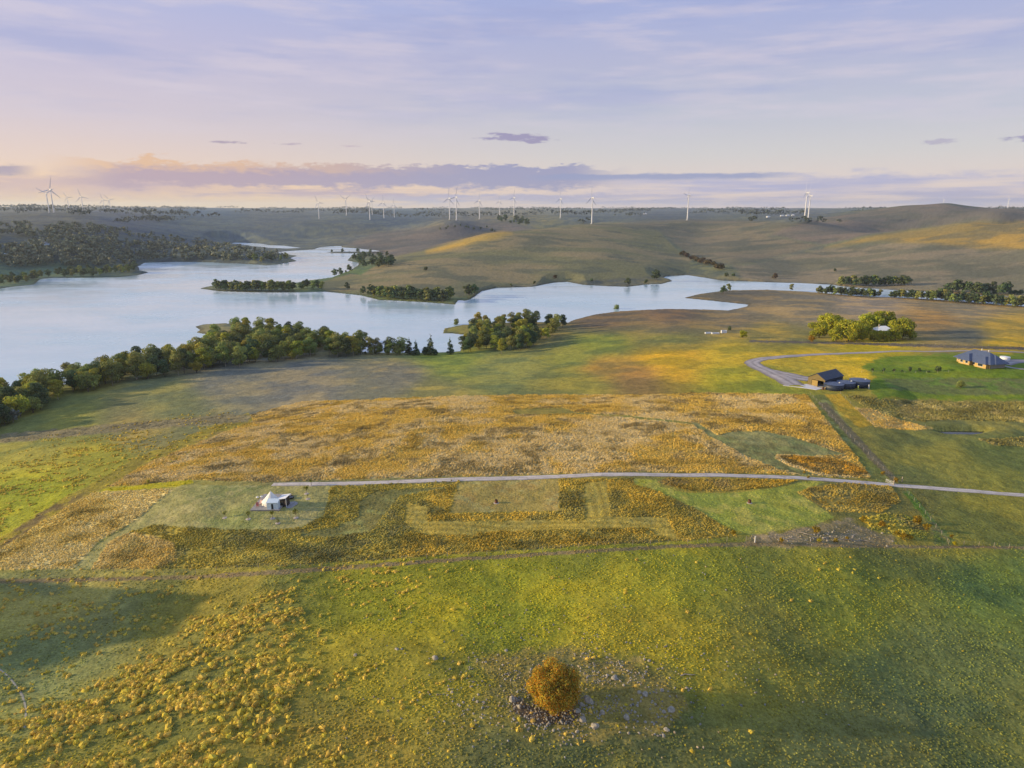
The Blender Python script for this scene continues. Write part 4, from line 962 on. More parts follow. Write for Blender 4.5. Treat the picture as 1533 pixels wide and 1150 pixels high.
line_trees([(1080, 437), (1110, 433), (1160, 433.5), (1190, 435)], 13, ['far', 'farlight', 'shrub'], .5, .8, 'small tree on the sand tongue of the right arm', 'trees on the tongue of land in the right arm', 1.0, 14)
for px, py, kind, s, lb in [(1083, 440, 'far', .8, 'rounded tree at the tip of the tongue of land'), (922, 466, 'wattle', .62, 'lone dark tree on the near shore against the water'), (940, 427, 'far', .8, 'light tree on the far shore left of the small spit'), (967, 424, 'shrub', 1.1, 'dark bush on the far shore, middle of three'), (983, 420, 'far', 1.2, 'largest tree on the small far spit'),
                           (1088, 414, 'shrub', 1.2, 'left bush of two on the far bank of the inlet'), (1098, 414, 'shrub', 1.0, 'right bush of two on the far bank of the inlet'), (1160, 417, 'brown', 1.6, 'brown scrub on the far bank above the tongue of land'), (1250, 406, 'shrub', .9, 'lone bush on the slope above the right lake arm'),
                           (800, 425, 'shrub', .9, 'small bush left on the bare far bank'), (831, 417, 'brown', 1.1, 'reddish bush on the bare far bank'), (886, 421, 'shrub', .8, 'bush right on the bare far bank'), (637, 405, 'shrub', 1.2, 'low dark bush alone on the green slope'), (765, 428, 'shrub', .7, 'tiny bush at the water edge of the far bank')]:
    plant(kind, at(px, py), s, lb)
line_trees([(1016, 384), (1030, 386), (1045, 392), (1060, 396), (1075, 402), (1082, 405)], 18, ['brown'], 1.3, 2.1, 'scrub filling the gully between the far hills', 'brown scrub in the far gully', 2.0, 15)
line_trees([(745, 330), (760, 333), (790, 336)], 9, ['shrub', 'far'], 1.3, 2.2, 'scrub clump on the saddle behind the central hill', 'scrub on the hill saddle', 2.0, 16)
line_trees([(655, 342), (700, 340), (745, 346)], 12, ['shrub'], 1.0, 1.8, 'scrub on the dark rise behind the central hill', 'scrub behind the central hill', 3.0, 17)

# big yellow green trees round the farmhouse
KINDS['elm'] = [bushy(160 + i, [(.30, .33, .025), (.37, .36, .03), (.22, .28, .03), (.42, .38, .035)], 14.5, 4200, .5, .5, .0) for i in range(3)]
NAMES['elm'] = 'elm_tree'
for px, py, s, lb in [(1238, 500, 1.05, 'darker green leafy tree at the left back of the farmhouse grove'), (1252, 511, .72, 'bright golden leafy tree at the front left of the farmhouse grove'), (1270, 511, 1.02, 'broad yellow green tree in the front middle of the farmhouse grove'), (1282, 511, .68, 'lower golden tree beside the gap in front of the farmhouse'),
                      (1300, 500, 1.05, 'tall olive tree behind the farmhouse, left one'), (1322, 498, 1.08, 'broad olive tree behind the farmhouse, right one'), (1308, 511, .52, 'low golden tree under the farmhouse roof, left one'), (1324, 511, .5, 'low golden tree under the farmhouse roof, right one'), (1350, 508, 1.02, 'tall yellow green tree at the right end of the grove'), (1226, 506, .8, 'lower olive tree at the far left edge of the farmhouse grove'), (1261, 504, .85, 'mid height tree in the middle of the farmhouse grove'), (1292, 507, .7, 'dark lower tree in the gap left of the farmhouse'), (1340, 510, .7, 'smaller yellow tree leaning on the right end of the grove')]:
    plant('elm', at(px, py), s, lb, leafmat=M_GOLDLEAF)
KINDS['gorse'] = [bushy(170 + i, [(.40, .27, .012), (.34, .22, .012), (.24, .17, .02)], 2.4, 420, .16, .5, .0) for i in range(3)]; NAMES['gorse'] = 'shrub'
plant('gorse', at(1215, 512), 1.9, 'golden shrub just left of the farmhouse grove'); plant('elm', at(1112, 506), .36, 'rounded yellow olive shrub beside the white water troughs', name='shrub', cat='shrub'); plant('shrub', at(1092, 495), .7, 'small dark bush behind the white water troughs')
for i, (px, py, s, lb) in enumerate([(1373, 783, 1.0, 'bright yellow round shrub, upper of two by the mown strip'), (1387, 794, .9, 'bright yellow round shrub, lower of two by the mown strip'), (1353, 807, .8, 'golden shrub at the right tip of the rubble'), (1343, 801, .6, 'small golden shrub right of the rubble'), (1362, 808, .6, 'low golden shrub beneath the yellow round shrubs'), (1320, 789, .8, 'golden shrub above the rubble'),
                                     (1292, 780, .7, 'golden shrub at the bend of the mown verge'), (1222, 799, .8, 'orange shrub standing in the middle of the rubble'), (1226, 812, .55, 'low orange shrub on the lower side of the rubble'), (1251, 812, .55, 'pale orange shrub at the rubble edge beside the track'), (1170, 813, .6, 'orange weed clump left on the dirt track'), (1268, 808, .4, 'tiny orange shrub right on the rubble'),
                                     (1341, 722, .7, 'yellow shrub left of the track gate'), (1321, 711, .55, 'yellow sapling on the lane above the gravel track'), (1204, 709, .4, 'orange tuft by the fork of the mown lane'), (1210, 716, .4, 'orange tuft on the edge of the gravel track'), (1424, 805, .4, 'pale yellow weed at the fence corner'), (1429, 817, .6, 'yellow shrub at the corner post of the fence'), (1098, 799, .5, 'yellow green weed at the foot of the mown plot')]):
    plant('gorse', at(px, py), s, lb, leafmat=M_GOLDLEAF, var=i % 3)
plant('wattle', at(1438, 581), .32, 'low green bush in a stone ring below the house', name='shrub', cat='shrub')
for px, py, s in [(1306, 555, .2), (1323, 556, .25), (1338, 556, .2), (1362, 556, .34), (1376, 556, .28), (1404, 556, .4), (1350, 557, .16), (1390, 558, .18)]:
    plant('shrub', at(px, py), s * 1.4, 'young planted tree in the row across the bright lawn', 'young trees on the bright lawn', name='sapling', cat='sapling')

# autumn tree among the rocks
def ball(seed, cols, n, leaf):
    g = random.Random(seed); bl = [((.1, 0, 3.5), (2.9, 2.9, 3.3))]; br = []; rad = []
    for k in range(26):
        z_ = 1 - 1.75 * (k + .5) / 26; a = k * 2.4; r_ = math.sqrt(max(0, 1 - z_ * z_)); q = g.uniform(.45, 1.45); c = (math.cos(a) * r_ * 3.0, math.sin(a) * r_ * 3.0, 3.7 + z_ * 3.1); bl.append((c, (q, q, q * 1.2)))
        if k % 2: br.append([(g.uniform(-.3, .3), g.uniform(-.3, .3), -.2), (c[0] * .45, c[1] * .45, c[2] * .5), c]); rad.append([.12, .08, .02])
    return branchy(br, rad).mesh('trunk'), npmesh('crown', *leaf_cloud(bl, n, leaf, cols, seed, .1, .4))
KINDS['autumn'] = [ball(181, [(.54, .31, .03), (.44, .32, .03), (.36, .32, .04), (.50, .24, .02), (.30, .27, .04)], 22000, .13)]
plant('autumn', at(828, 1056), 1.0, 'round orange and gold autumn tree among the field rocks', name='autumn_tree', leafmat=M_GOLDLEAF)

# far woods that read as one mass
def far_wood(name, spots, n, leaf, cols, label, mt):
    Vs, Fs, Cs = [], [], []; b = 0
    tm = []
    for i in range(6):
        g = random.Random(400 + i); bl = [((g.uniform(-.25, .25), g.uniform(-.25, .25), g.uniform(.35, .8)), (.3, .3, .25)) for _ in range(4)]
        tm.append(leaf_cloud(bl, n, leaf, cols, 410 + i, .3, .4))
    for p, h in spots:
        v, f, c = tm[rnd.randrange(6)]; a = rnd.uniform(0, 6.28); ca_, sa = math.cos(a), math.sin(a); k = rnd.uniform(.9, 1.3)
        Vs.append(np.c_[p[0] + (v[:, 0] * ca_ - v[:, 1] * sa) * h * k, p[1] + (v[:, 0] * sa + v[:, 1] * ca_) * h * k, p[2] + v[:, 2] * h]); Fs.append(f + b); Cs.append(c * rnd.uniform(.6, 1.35)); b += len(v)
    return tag(obj(name, npmesh(name, np.concatenate(Vs), np.concatenate(Fs), np.concatenate(Cs)), mt), label, 'woodland', kind='stuff')
M_FAR = mat_attr('far_foliage', .9, spec=.1)
HILLW = [(-150, 345), (0, 338), (150, 340), (200, 352), (330, 367), (385, 378), (432, 384), (400, 394), (313, 391), (214, 392), (200, 399), (150, 400), (90, 398), (0, 404), (-150, 410)]
sp = []
for _ in range(2600):
    px = rnd.uniform(-150, 432); py = rnd.uniform(336, 410)
    if not inside(np.array(HILLW, float), np.array([float(px)]), np.array([float(py)]))[0]: continue
    p = at(px, py)
    if p.z < LAKE_Z + .4 or vnoise(np.array(p.x / 70), np.array(p.y / 70), 5) < .27: continue
    sp.append((p, rnd.uniform(9, 15)))
far_wood('hillside_wood', sp, 22, .16, [(.14, .16, .10), (.17, .17, .11), (.11, .13, .09)], 'grey green bushland covering the hill on the left shore', M_FAR)
sp = []
for _ in range(150):
    a0 = R(rnd.uniform(-42, 42)); r0 = rnd.uniform(3000, 9500); ln = rnd.uniform(60, 420); nt = int(ln / 16)
    dx = rnd.uniform(-.4, .4)
    for k in range(nt):
        a = a0 + (k / nt - .5) * ln / r0; r = r0 + (k / nt - .5) * ln * dx + rnd.uniform(-15, 15); xx, yy = math.sin(a) * r, math.cos(a) * r
        sp.append(((xx, yy, float(hz(xx, yy))), rnd.uniform(14, 28)))
for px, py, w_, n_ in [(225, 331, 40, 45), (250, 330, 20, 30), (183, 334, 10, 10), (120, 322, 16, 20), (165, 318, 10, 14), (60, 315, 20, 20), (1215, 334, 40, 18), (870, 334, 12, 8), (945, 322, 20, 20), (1130, 332, 12, 6)]:
    for _ in range(n_):
        p = at(px + rnd.gauss(0, w_ * .5), py + rnd.gauss(0, 1.2)); sp.append((p, rnd.uniform(9, 18)))
far_wood('distant_trees', sp, 12, .2, [(.07, .09, .08), (.08, .095, .08)], 'dark lines of trees along the far plain and horizon', M_FAR)

# ------------------------------------------------------------------ wind turbines
M_WHITE = mat('white_turbine_paint', (.62, .63, .68), .45, nscale=.05, amt=.06); M_GREYP = mat('grey_turbine_paint', (.5, .52, .56), .5, nscale=.1, amt=.08)
ME_TOWER = MB().lathe([(1.9, -2), (1.8, 6), (1.5, 30), (1.25, 50), (1.0, TOWER - 1.2)], 16).mesh('tower', True)
mb = MB(); mb.box(-1.5, 1.5, -5.5, 2.2, TOWER - 1.5, TOWER + 1.7); mb.box(-.5, .5, -4.5, -3.2, TOWER + 1.7, TOWER + 2.6); ME_NAC = mb.mesh('nacelle')
me_h = MB().lathe([(.3, 1.6), (1.1, 1.1), (1.6, 0), (1.6, -1.3)], 12).mesh('hub', True)
for v in me_h.vertices: v.co = Vector((v.co.x, 3.4 + v.co.z, v.co.y))
def blade_mesh():
    m = MB(); st = []
    for f, ch, th in ((0.0, 1.1, 1.1), (.06, 1.3, 1.0), (.2, 2.9, .7), (.5, 2.0, .4), (.8, 1.3, .22), (.97, .7, .12), (1.0, .2, .08)):
        z = 1.2 + f * 35; tw = R(16 * (1 - f)); ring = []
        for k in range(8):
            a = 2 * math.pi * k / 8; u = math.cos(a) * ch * .5 + ch * .12; w = math.sin(a) * th * .5
            ring.append((u * math.cos(tw) - w * math.sin(tw), u * math.sin(tw) + w * math.cos(tw), z))
        st.append(ring)
    v = [p for r_ in st for p in r_]; f = []
    for i in range(len(st) - 1):
        for k in range(8): f.append((i * 8 + k, i * 8 + (k + 1) % 8, (i + 1) * 8 + (k + 1) % 8, (i + 1) * 8 + k))
    f.append(tuple(range(8))[::-1]); f.append(tuple((len(st) - 1) * 8 + k for k in range(8)))
    m.add(v, f); return m.mesh('blade', True)
ME_BLADE = blade_mesh()
PH = {0: 60, 1: 12, 2: -30, 3: -15, 4: -20, 5: -40, 6: -25, 7: 60, 8: -30, 9: 50, 10: 5, 11: 0, 18: 3, 19: 40}
for i, t in enumerate(TURB):
    rg = turb_range(t); d = ray(t[0], t[1]); a = math.atan2(d[0], d[1]); rh = rg / FPX * math.hypot(d[0], d[1]) * FPX if i < 22 else rg
    rh = rg
    x, y = math.sin(a) * rh, math.cos(a) * rh; z = float(hz(x, y)); s = 1.0
    if i >= 22:
        d2 = ray(t[0], t[2]); s = (CAMZ + d2[2] * rh / math.hypot(d2[0], d2[1]) - z) / TOWER; s = max(.6, min(s, 1.4))
    o = empty('wind_turbine', (x, y, z), R(57), t[3], 'wind turbine', 'wind turbines along the skyline'); o.scale = (s, s, s)
    obj('tower', ME_TOWER, M_WHITE, o); obj('nacelle', ME_NAC, M_WHITE, o); hb = obj('hub', me_h, M_GREYP, o)
    ph = R(PH.get(i, 8 + (i * 37) % 23 - 10))
    for k in range(3):
        b = obj('blade', ME_BLADE, M_WHITE, o, (0, 3.4, TOWER)); b.rotation_euler = (0, ph + k * 2 * math.pi / 3, 0)

# ------------------------------------------------------------------ buildings
M_SLATE = mat('blue_grey_roof_steel', (.07, .095, .17), .45, nscale=1.5, amt=.2, wave=('X', 3.2, .12), bump=.4)
M_NAVY = mat('dark_blue_steel', (.022, .034, .065), .5, nscale=1.0, amt=.25, wave=('X', 2.6, .3), bump=.3)
M_OLIVE = mat('brown_olive_cladding', (.15, .11, .035), .6, nscale=1.2, amt=.15, wave=('X', 2.4, .35), bump=.3)
M_CREAM = mat('cream_render', (.44, .30, .11), .8, nscale=.8, amt=.12); M_TIMBER = mat('grey_deck_timber', (.36, .33, .31), .85, nscale=2, amt=.2, wave=('Y', 3.2, .35))
M_GLASS = mat('dark_window_glass', (.02, .028, .04), .12, nscale=.5, amt=.3, spec=.8); M_TRIM = mat('pale_trim', (.62, .62, .62), .5, amt=.08); M_DOOR = mat('brown_roller_door', (.30, .20, .05), .6, nscale=1, amt=.12, wave=('Z', 3, .3))
M_CANVAS = mat('cream_canvas', (.80, .77, .70), .9, nscale=1.5, amt=.06); M_CANVAS2 = mat('pale_blue_shaded_canvas', (.56, .66, .74), .9, nscale=1.5, amt=.08); M_DARKWOOD = mat('dark_stained_timber', (.055, .04, .035), .7, nscale=2, amt=.35, wave=('X', 4, .4))  # the pale blue one also stands for white porch canvas in shade
M_WROOF = mat('white_roof_steel', (.74, .76, .80), .4, nscale=1, amt=.06, wave=('X', 3, .18)); M_RED = mat('faded_red_fabric', (.42, .13, .11), .9, amt=.2); M_PINK = mat('pale_pink_fabric', (.62, .40, .36), .9, amt=.15); M_BLACK = mat('black_rubber', (.03, .03, .03), .8)
M_RUST = mat('rusty_steel', (.12, .05, .03), .8, amt=.4); M_POST = mat('weathered_post', (.34, .29, .24), .9, nscale=4, amt=.35); M_WIRE = mat('dull_wire', (.28, .27, .26), .5, metal=.6)

def hip_roof(w, d, z, h, over=.5, th=.22):
    """hip roof slab over a w x d block centred on the origin (long side x)"""
    x, y = w / 2 + over, d / 2 + over; r = max(w - d, .2) / 2
    v = [(-x, -y, z), (x, -y, z), (x, y, z), (-x, y, z), (-r, 0, z + h), (r, 0, z + h), (-x, -y, z - th), (x, -y, z - th), (x, y, z - th), (-x, y, z - th)]
    return v, [(0, 1, 5, 4), (2, 3, 4, 5), (3, 0, 4), (1, 2, 5), (0, 6, 7, 1), (1, 7, 8, 2), (2, 8, 9, 3), (3, 9, 6, 0), (6, 9, 8, 7)]


def put(mesh_obj, x=0, y=0, rz=0): mesh_obj.location.x = x; mesh_obj.location.y = y; mesh_obj.rotation_euler.z = rz; return mesh_obj


def opening(parent, kind, x, z, w, h, mt, y, face=-1):
    """a framed window or door standing slightly proud of a wall at local y"""
    f = MB(); t = .12; d0, d1 = sorted((y + face * .01, y + face * .10))
    f.box(x - w / 2 - t, x - w / 2, d0, d1, z - t, z + h + t); f.box(x + w / 2, x + w / 2 + t, d0, d1, z - t, z + h + t); f.box(x - w / 2, x + w / 2, d0, d1, z + h, z + h + t); f.box(x - w / 2, x + w / 2, d0, d1, z - t, z)
    fr = f.obj(kind, M_TRIM, parent)
    p0, p1 = sorted((y + face * .006, y + face * .04)); MB().box(x - w / 2, x + w / 2, p0, p1, z, z + h).obj('pane' if kind == 'window' else 'door_leaf', mt, fr)
    return fr


# house below the right horizon: blue grey hip roofs, cream walls
A0 = at(1432, 541); B0 = at(1481, 552.5); dv = (B0 - A0); dv.z = 0; Lh = dv.length; ang = math.atan2(dv.y, dv.x)
mid = (A0 + B0) / 2; nrm_ = Vector((-dv.y, dv.x, 0)).normalized(); DH = 9.5
ctr = mid + nrm_ * DH / 2; h_ = empty('house', (ctr.x, ctr.y, 4.0), ang, 'large single storey house with cream walls and blue grey hipped roofs on the bright lawn', 'house')
w_ = MB(); w_.box(-Lh / 2, Lh / 2, -DH / 2, DH / 2, -.4, 2.4); w_.box(-Lh / 2 + 3, -Lh / 2 + 9, -DH / 2 - 2.2, -DH / 2, -.4, 2.39); w_.box(Lh / 2 - 6.5, Lh / 2 - .5, -DH / 2 - 1.8, -DH / 2, -.4, 2.39)
w_.obj('wall', M_CREAM, h_)
v, f = hip_roof(Lh, DH, 2.45, 4.6, 1.3); MB().add(v, f).obj('roof', M_SLATE, h_)
for (x, y, a, b, hh_, rz) in ((-Lh / 2 + 6, -DH / 2 + 1.4, 8.2, 6, 2.9, R(90)), (Lh / 2 - 3.5, -DH / 2 + 1.6, 8.0, 6, 2.9, R(90)), (Lh / 2 - 3.4, DH / 2 - 3.6, 9, 7.2, 3.6, 0)):
    v, f = hip_roof(a, b, 2.43, hh_, .6); put(MB().add(v, f).obj('roof', M_SLATE, h_), x, y, rz)
for x, wd in ((-Lh / 2 + 4.6, 1.4), (-Lh / 2 + 7.4, 1.4)): opening(h_, 'window', x, .9, wd, 1.3, M_GLASS, -DH / 2 - 2.2)
for x, wd in ((-2.2, 2.2), (1.2, 2.2)): opening(h_, 'window', x, .5, wd, 1.8, M_GLASS, -DH / 2)
opening(h_, 'door', 3.6, .05, 1.1, 2.1, M_DARKWOOD, -DH / 2); opening(h_, 'window', Lh / 2 - 3.5, .8, 2.6, 1.4, M_GLASS, -DH / 2 - 1.8)
opening(h_, 'window', -Lh / 2 + 1.4, .9, 1.2, 1.2, M_GLASS, -DH / 2)
g_ = MB().box(-2.4, 2.4, -.05, .05, .05, 2.3).obj('garage_door', M_TIMBER, h_); put(g_, Lh / 2 + .06, -1.9, R(90))
g_ = MB().box(-2.4, 2.4, -.05, .05, .05, 2.3).obj('garage_door', M_TIMBER, h_); put(g_, Lh / 2 + .06, 2.6, R(90))
for x in (-1.2, 2.5): MB().lathe([(.16, 2.4), (.16, 7.6), (.22, 7.6), (.22, 7.8)], 10, x, 1.2).obj('flue', M_TRIM, h_)
c_ = at(1504, 539); wt = empty('water_tank', c_, 0, 'white squat water tank right of the blue roofed house', 'water tank'); MB().lathe([(2.3, -.3), (2.3, 1.7)], 18).obj('tank_wall', M_WROOF, wt); MB().lathe([(2.38, 1.705), (.2, 2.1)], 18).obj('lid', M_WROOF, wt)

# shed with the golden gable
p0 = at(1209, 575.5); p1 = at(1234, 581); dv = p1 - p0; dv.z = 0; Ws = dv.length; ang = math.atan2(dv.y, dv.x); nrm_ = Vector((-dv.y, dv.x, 0)).normalized(); Ls = 15.0
s_ = empty('shed', ((p0.x + p1.x) / 2, (p0.y + p1.y) / 2, 1.5), ang, 'big farm shed with a brown gable front and dark blue roof beside the tanks', 'shed')
wh, rh_ = 3.6, 5.9; x = Ws / 2
m_ = MB(); m_.add([(-x, 0, -.3), (-x, 0, wh), (0, 0, rh_), (x, 0, wh), (x, 0, -.3), (x * .86, 0, -.3), (x * .86, 0, 2.9), (-x * .55, 0, 2.9), (-x * .55, 0, -.3)], [(0, 1, 7, 8), (1, 2, 7), (2, 6, 7), (2, 3, 6), (3, 4, 5, 6)][::1])
m_.obj('gable_wall', M_OLIVE, s_)
m_ = MB(); m_.add([(x, .01, -.3), (x, .01, wh), (x, Ls, wh), (x, Ls, -.3)], [(0, 3, 2, 1)]); m_.add([(-x, .01, -.3), (-x, .01, wh), (-x, Ls, wh), (-x, Ls, -.3)], [(0, 1, 2, 3)]); m_.add([(-x, Ls, -.3), (-x, Ls, wh), (0, Ls, rh_), (x, Ls, wh), (x, Ls, -.3)], [(0, 1, 2, 3, 4)]); m_.obj('wall', M_NAVY, s_)
m_ = MB(); e = .35
for sx in (-1, 1):
    a1 = (0, -e, rh_ + .08); b1 = (sx * (x + e), -e, wh - .12); a2 = (0, Ls + e, rh_ + .08); b2 = (sx * (x + e), Ls + e, wh - .12); dn = Vector((0, 0, -.14))
    q = [Vector(a1), Vector(b1), Vector(b2), Vector(a2)]; q += [p + Vector((0, 0, .16)) for p in q]
    m_.add([tuple(p) for p in q], [(0, 1, 2, 3), (7, 6, 5, 4), (0, 4, 5, 1), (1, 5, 6, 2), (2, 6, 7, 3), (3, 7, 4, 0)])
m_.obj('roof', M_NAVY, s_)
MB().box(-x * .5, x * .18, -.12, -.03, .05, 2.7).obj('roller_door', M_DOOR, s_)
MB().box(-x * .54, x * .85, .3, 6, -.25, .02).obj('floor_slab', M_CONC, s_)
MB().box(x * .3, x * .8, 5.9, 6.0, .02, 2.9).obj('back_panel', M_BLACK, s_)
c1, c2, c3, c4, c5 = [at(a, b) for a, b in ((1172, 577.5), (1209, 575.2), (1233, 582), (1222, 584), (1194, 580))]
ap = bpy.data.meshes.new('concrete_apron'); V_ = [(p.x, p.y, float(hz(p.x, p.y)) + .12) for p in (c1, c2, c3, c4, c5)]; V_ += [(a, b, c - .4) for a, b, c in V_]
ap.from_pydata(V_, [], [(4, 3, 2, 1, 0)] + [((i + 1) % 5, i, i + 5, (i + 1) % 5 + 5) for i in range(5)]); ap.update()
for p in ap.polygons:
    if p.index == 0 and p.normal.z < 0: p.flip()
tag(obj('concrete_apron', ap, M_CONC), kind='structure')
for px, py, rd, hh_, lb in [(1254, 586, 4.2, 2.5, 'dark water tank nearest the shed door, sunlit on its left'), (1272, 583.5, 3.9, 2.6, 'dark flat topped water tank, middle one of three'), (1293, 582, 4.3, 3.0, 'broad dark water tank, farthest right of three beside the shed')]:
    p = at(px, py); p = p + Vector((0, rd, 0)); p.z = float(hz(p.x, p.y)); t_ = empty('water_tank', p, .3, lb, 'water tank', 'dark tanks beside the shed')
    MB().lathe([(rd, -.4), (rd, hh_)], 28).obj('tank_wall', M_NAVY, t_, True); MB().lathe([(rd + .1, hh_ + .01), (rd * .5, hh_ + .3), (.3, hh_ + .5)], 28).obj('lid', M_SLATE, t_); MB().lathe([(.35, hh_ + .33), (.35, hh_ + .6)], 10, rd * .55, -rd * .2).obj('hatch', M_TRIM, t_)
for px, py, hh_, mt, lb in [(1284.5, 583.5, 1.9, mat('lime_paint', (.42, .5, .1), .5), 'short yellow green post between the two right tanks'), (1300.5, 582.5, 1.9, M_TRIM, 'short white post in front of the broad right tank')]:
    p = at(px, py); o = empty('marker_post', p, 0, lb, 'post'); MB().box(-.18, .18, -.18, .18, -.2, hh_).obj('post', mt, o); MB().box(-.24, .24, -.24, .24, hh_, hh_ + .08).obj('cap', M_TRIM, o)
p = at(1296, 579.5); o = empty('pump_box', p + Vector((0, -1, 0)), 0, 'small white pump box against the broad right tank', 'pump'); MB().box(-.5, .5, -.4, .4, -.1, .8).obj('case', M_TRIM, o); MB().box(-.56, .56, -.46, .46, .81, .9).obj('lid', M_WROOF, o)
for px, py, k_, lb in [(1232, 583.5, M_RUST, 'rusty drum by the shed corner'), (1236, 583, M_CREAM, 'cream drum by the shed corner')]:
    p = at(px, py); o = empty('drum', p, 0, lb, 'drum'); MB().lathe([(.42, -.1), (.42, .4), (.46, .45), (.42, .5), (.42, 1.1)], 14).obj('drum_body', k_, o); MB().lathe([(.40, 1.105), (.38, 1.13)], 14).obj('lid', M_BLACK, o)

# farmhouse in the grove
p = at(1328, 505); p = p + Vector((0, 6, 0)); p.z = float(hz(p.x, p.y)); fh = empty('farmhouse', p, R(-6), 'old farmhouse with a pale steel roof half hidden by yellow trees', 'house')
MB().box(-5.5, 5.5, -4, 4, -.5, 4.4).obj('wall', M_CREAM, fh); v, f = hip_roof(11, 8, 4.45, 2.6, .6); MB().add(v, f).obj('roof', M_WROOF, fh); MB().box(-3.2, -2.4, -.4, .4, 5.4, 7.9).obj('chimney', M_TIMBER, fh)
opening(fh, 'window', -2.8, 2.2, 1.3, 1.3, M_GLASS, -4); opening(fh, 'window', 2.8, 2.2, 1.3, 1.3, M_GLASS, -4); opening(fh, 'door', 0, .3, 1.1, 2.2, M_DARKWOOD, -4)
# far sheds and houses
for px, py, w2, d2, h2, rz, lb in [(1171, 324, 14, 8, 5, .1, 'long white barn left on the far plain'), (1179, 323.5, 12, 8, 5, .0, 'white barn in the middle of the far farm'), (1187, 323, 10, 8, 5, -.1, 'small white barn at the right of the far farm'), (1150, 325.5, 12, 9, 5, .2, 'pale shed left of the far white barns'),
                                  (966, 321, 16, 12, 8, 0, 'tiny pale house among the horizon trees'), (5, 384, 15, 10, 5, .3, 'pale blue house on the far left shore among trees'), (67, 367, 12, 9, 5, 0, 'blue roofed house in the hillside bushland'), (115, 406, 9, 6, 3, 0, 'small grey shed near the left far shore')]:
    p = at(px, py); o = empty('farm_building', p, rz, lb, 'building'); pale = 'blue' not in lb and 'grey' not in lb
    MB().box(-w2 / 2, w2 / 2, -d2 / 2, d2 / 2, -1, h2 * .6).obj('wall', M_TRIM if pale else M_CANVAS2, o); v, f = hip_roof(w2, d2, h2 * .6 + .05, h2 * .4, .4); MB().add(v, f).obj('roof', M_WROOF if pale else (M_SLATE if 'roofed' in lb else M_CANVAS2), o)

# ------------------------------------------------------------------ bell tent and its deck
PT = at(404.5, 758); GZT = PT.z
FL = at(374.5, 765.5); FRt = at(418, 766); W0 = FL.x; W1 = FRt.x; yF = FL.y; yB = at(384, 741.5).y
dk = empty('timber_deck', ((W0 + W1) / 2, (yF + yB) / 2, GZT), 0, 'grey timber deck under the bell tent', 'deck'); hw = (W1 - W0) / 2; hd = (yB - yF) / 2
m_ = MB()
nb_ = 22
for k in range(nb_): y0 = -hd + 2 * hd * k / nb_; m_.box(-hw, hw, y0, y0 + 2 * hd / nb_ - .03, .34, .40)
m_.obj('deck_boards', M_TIMBER, dk); m_ = MB(); m_.box(-hw + .05, hw - .05, -hd + .05, -hd + .15, -.3, .335); m_.box(-hw + .05, hw - .05, hd - .15, hd - .05, -.3, .335); m_.box(-hw + .05, -hw + .15, -hd + .16, hd - .16, -.3, .335); m_.box(hw - .15, hw - .05, -hd + .16, hd - .16, -.3, .335); m_.obj('skirting', M_TIMBER, dk)
tz = GZT + .40; TR = 2.55; tc_ = Vector((PT.x, PT.y + 1.2, tz)); tn = empty('bell_tent', tc_, 0, 'white canvas bell tent on the grey deck', 'tent')
n = 20; V_ = []; F_ = []
for k in range(n):
    a = 2 * math.pi * k / n; dn = .06 * (k % 2); V_.append((math.cos(a) * TR, math.sin(a) * TR, .0)); V_.append((math.cos(a) * (TR - .03), math.sin(a) * (TR - .03), .75 - dn))
for k in range(n): k2 = (k + 1) % n; F_.append((2 * k, 2 * k2, 2 * k2 + 1, 2 * k + 1))
MB().add(V_, F_).obj('tent_wall', M_CANVAS, tn)
prof = [(TR + .10, .70), (TR * .72, 1.42), (TR * .45, 2.2), (TR * .2, 3.05), (.10, 3.55), (.02, 3.62)]
m_ = MB(); V_ = []
for j, (r_, z_) in enumerate(prof):
    for k in range(n): a = 2 * math.pi * k / n; q = r_ * (1 - .03 * (k % 2) * (j in (1, 2, 3))); V_.append((math.cos(a) * q, math.sin(a) * q, z_))
F_ = [(j * n + k, j * n + (k + 1) % n, (j + 1) * n + (k + 1) % n, (j + 1) * n + k) for j in range(len(prof) - 1) for k in range(n)]
m_.add(V_, F_); m_.obj('tent_roof', M_CANVAS, tn)
MB().lathe([(.07, 3.5), (.05, 3.85), (.02, 3.9)], 8).obj('finial', M_TRIM, tn)
for k in range(8):
    a = 2 * math.pi * (k + .5) / 8
    if -2.4 < a - 2 * math.pi < -.9: continue
    MB().tube([(math.cos(a) * TR, math.sin(a) * TR, .8), (math.cos(a) * (TR + 1.1), math.sin(a) * (TR + 1.1), -.3)], .02, 4).obj('guy_rope', M_CANVAS, tn)
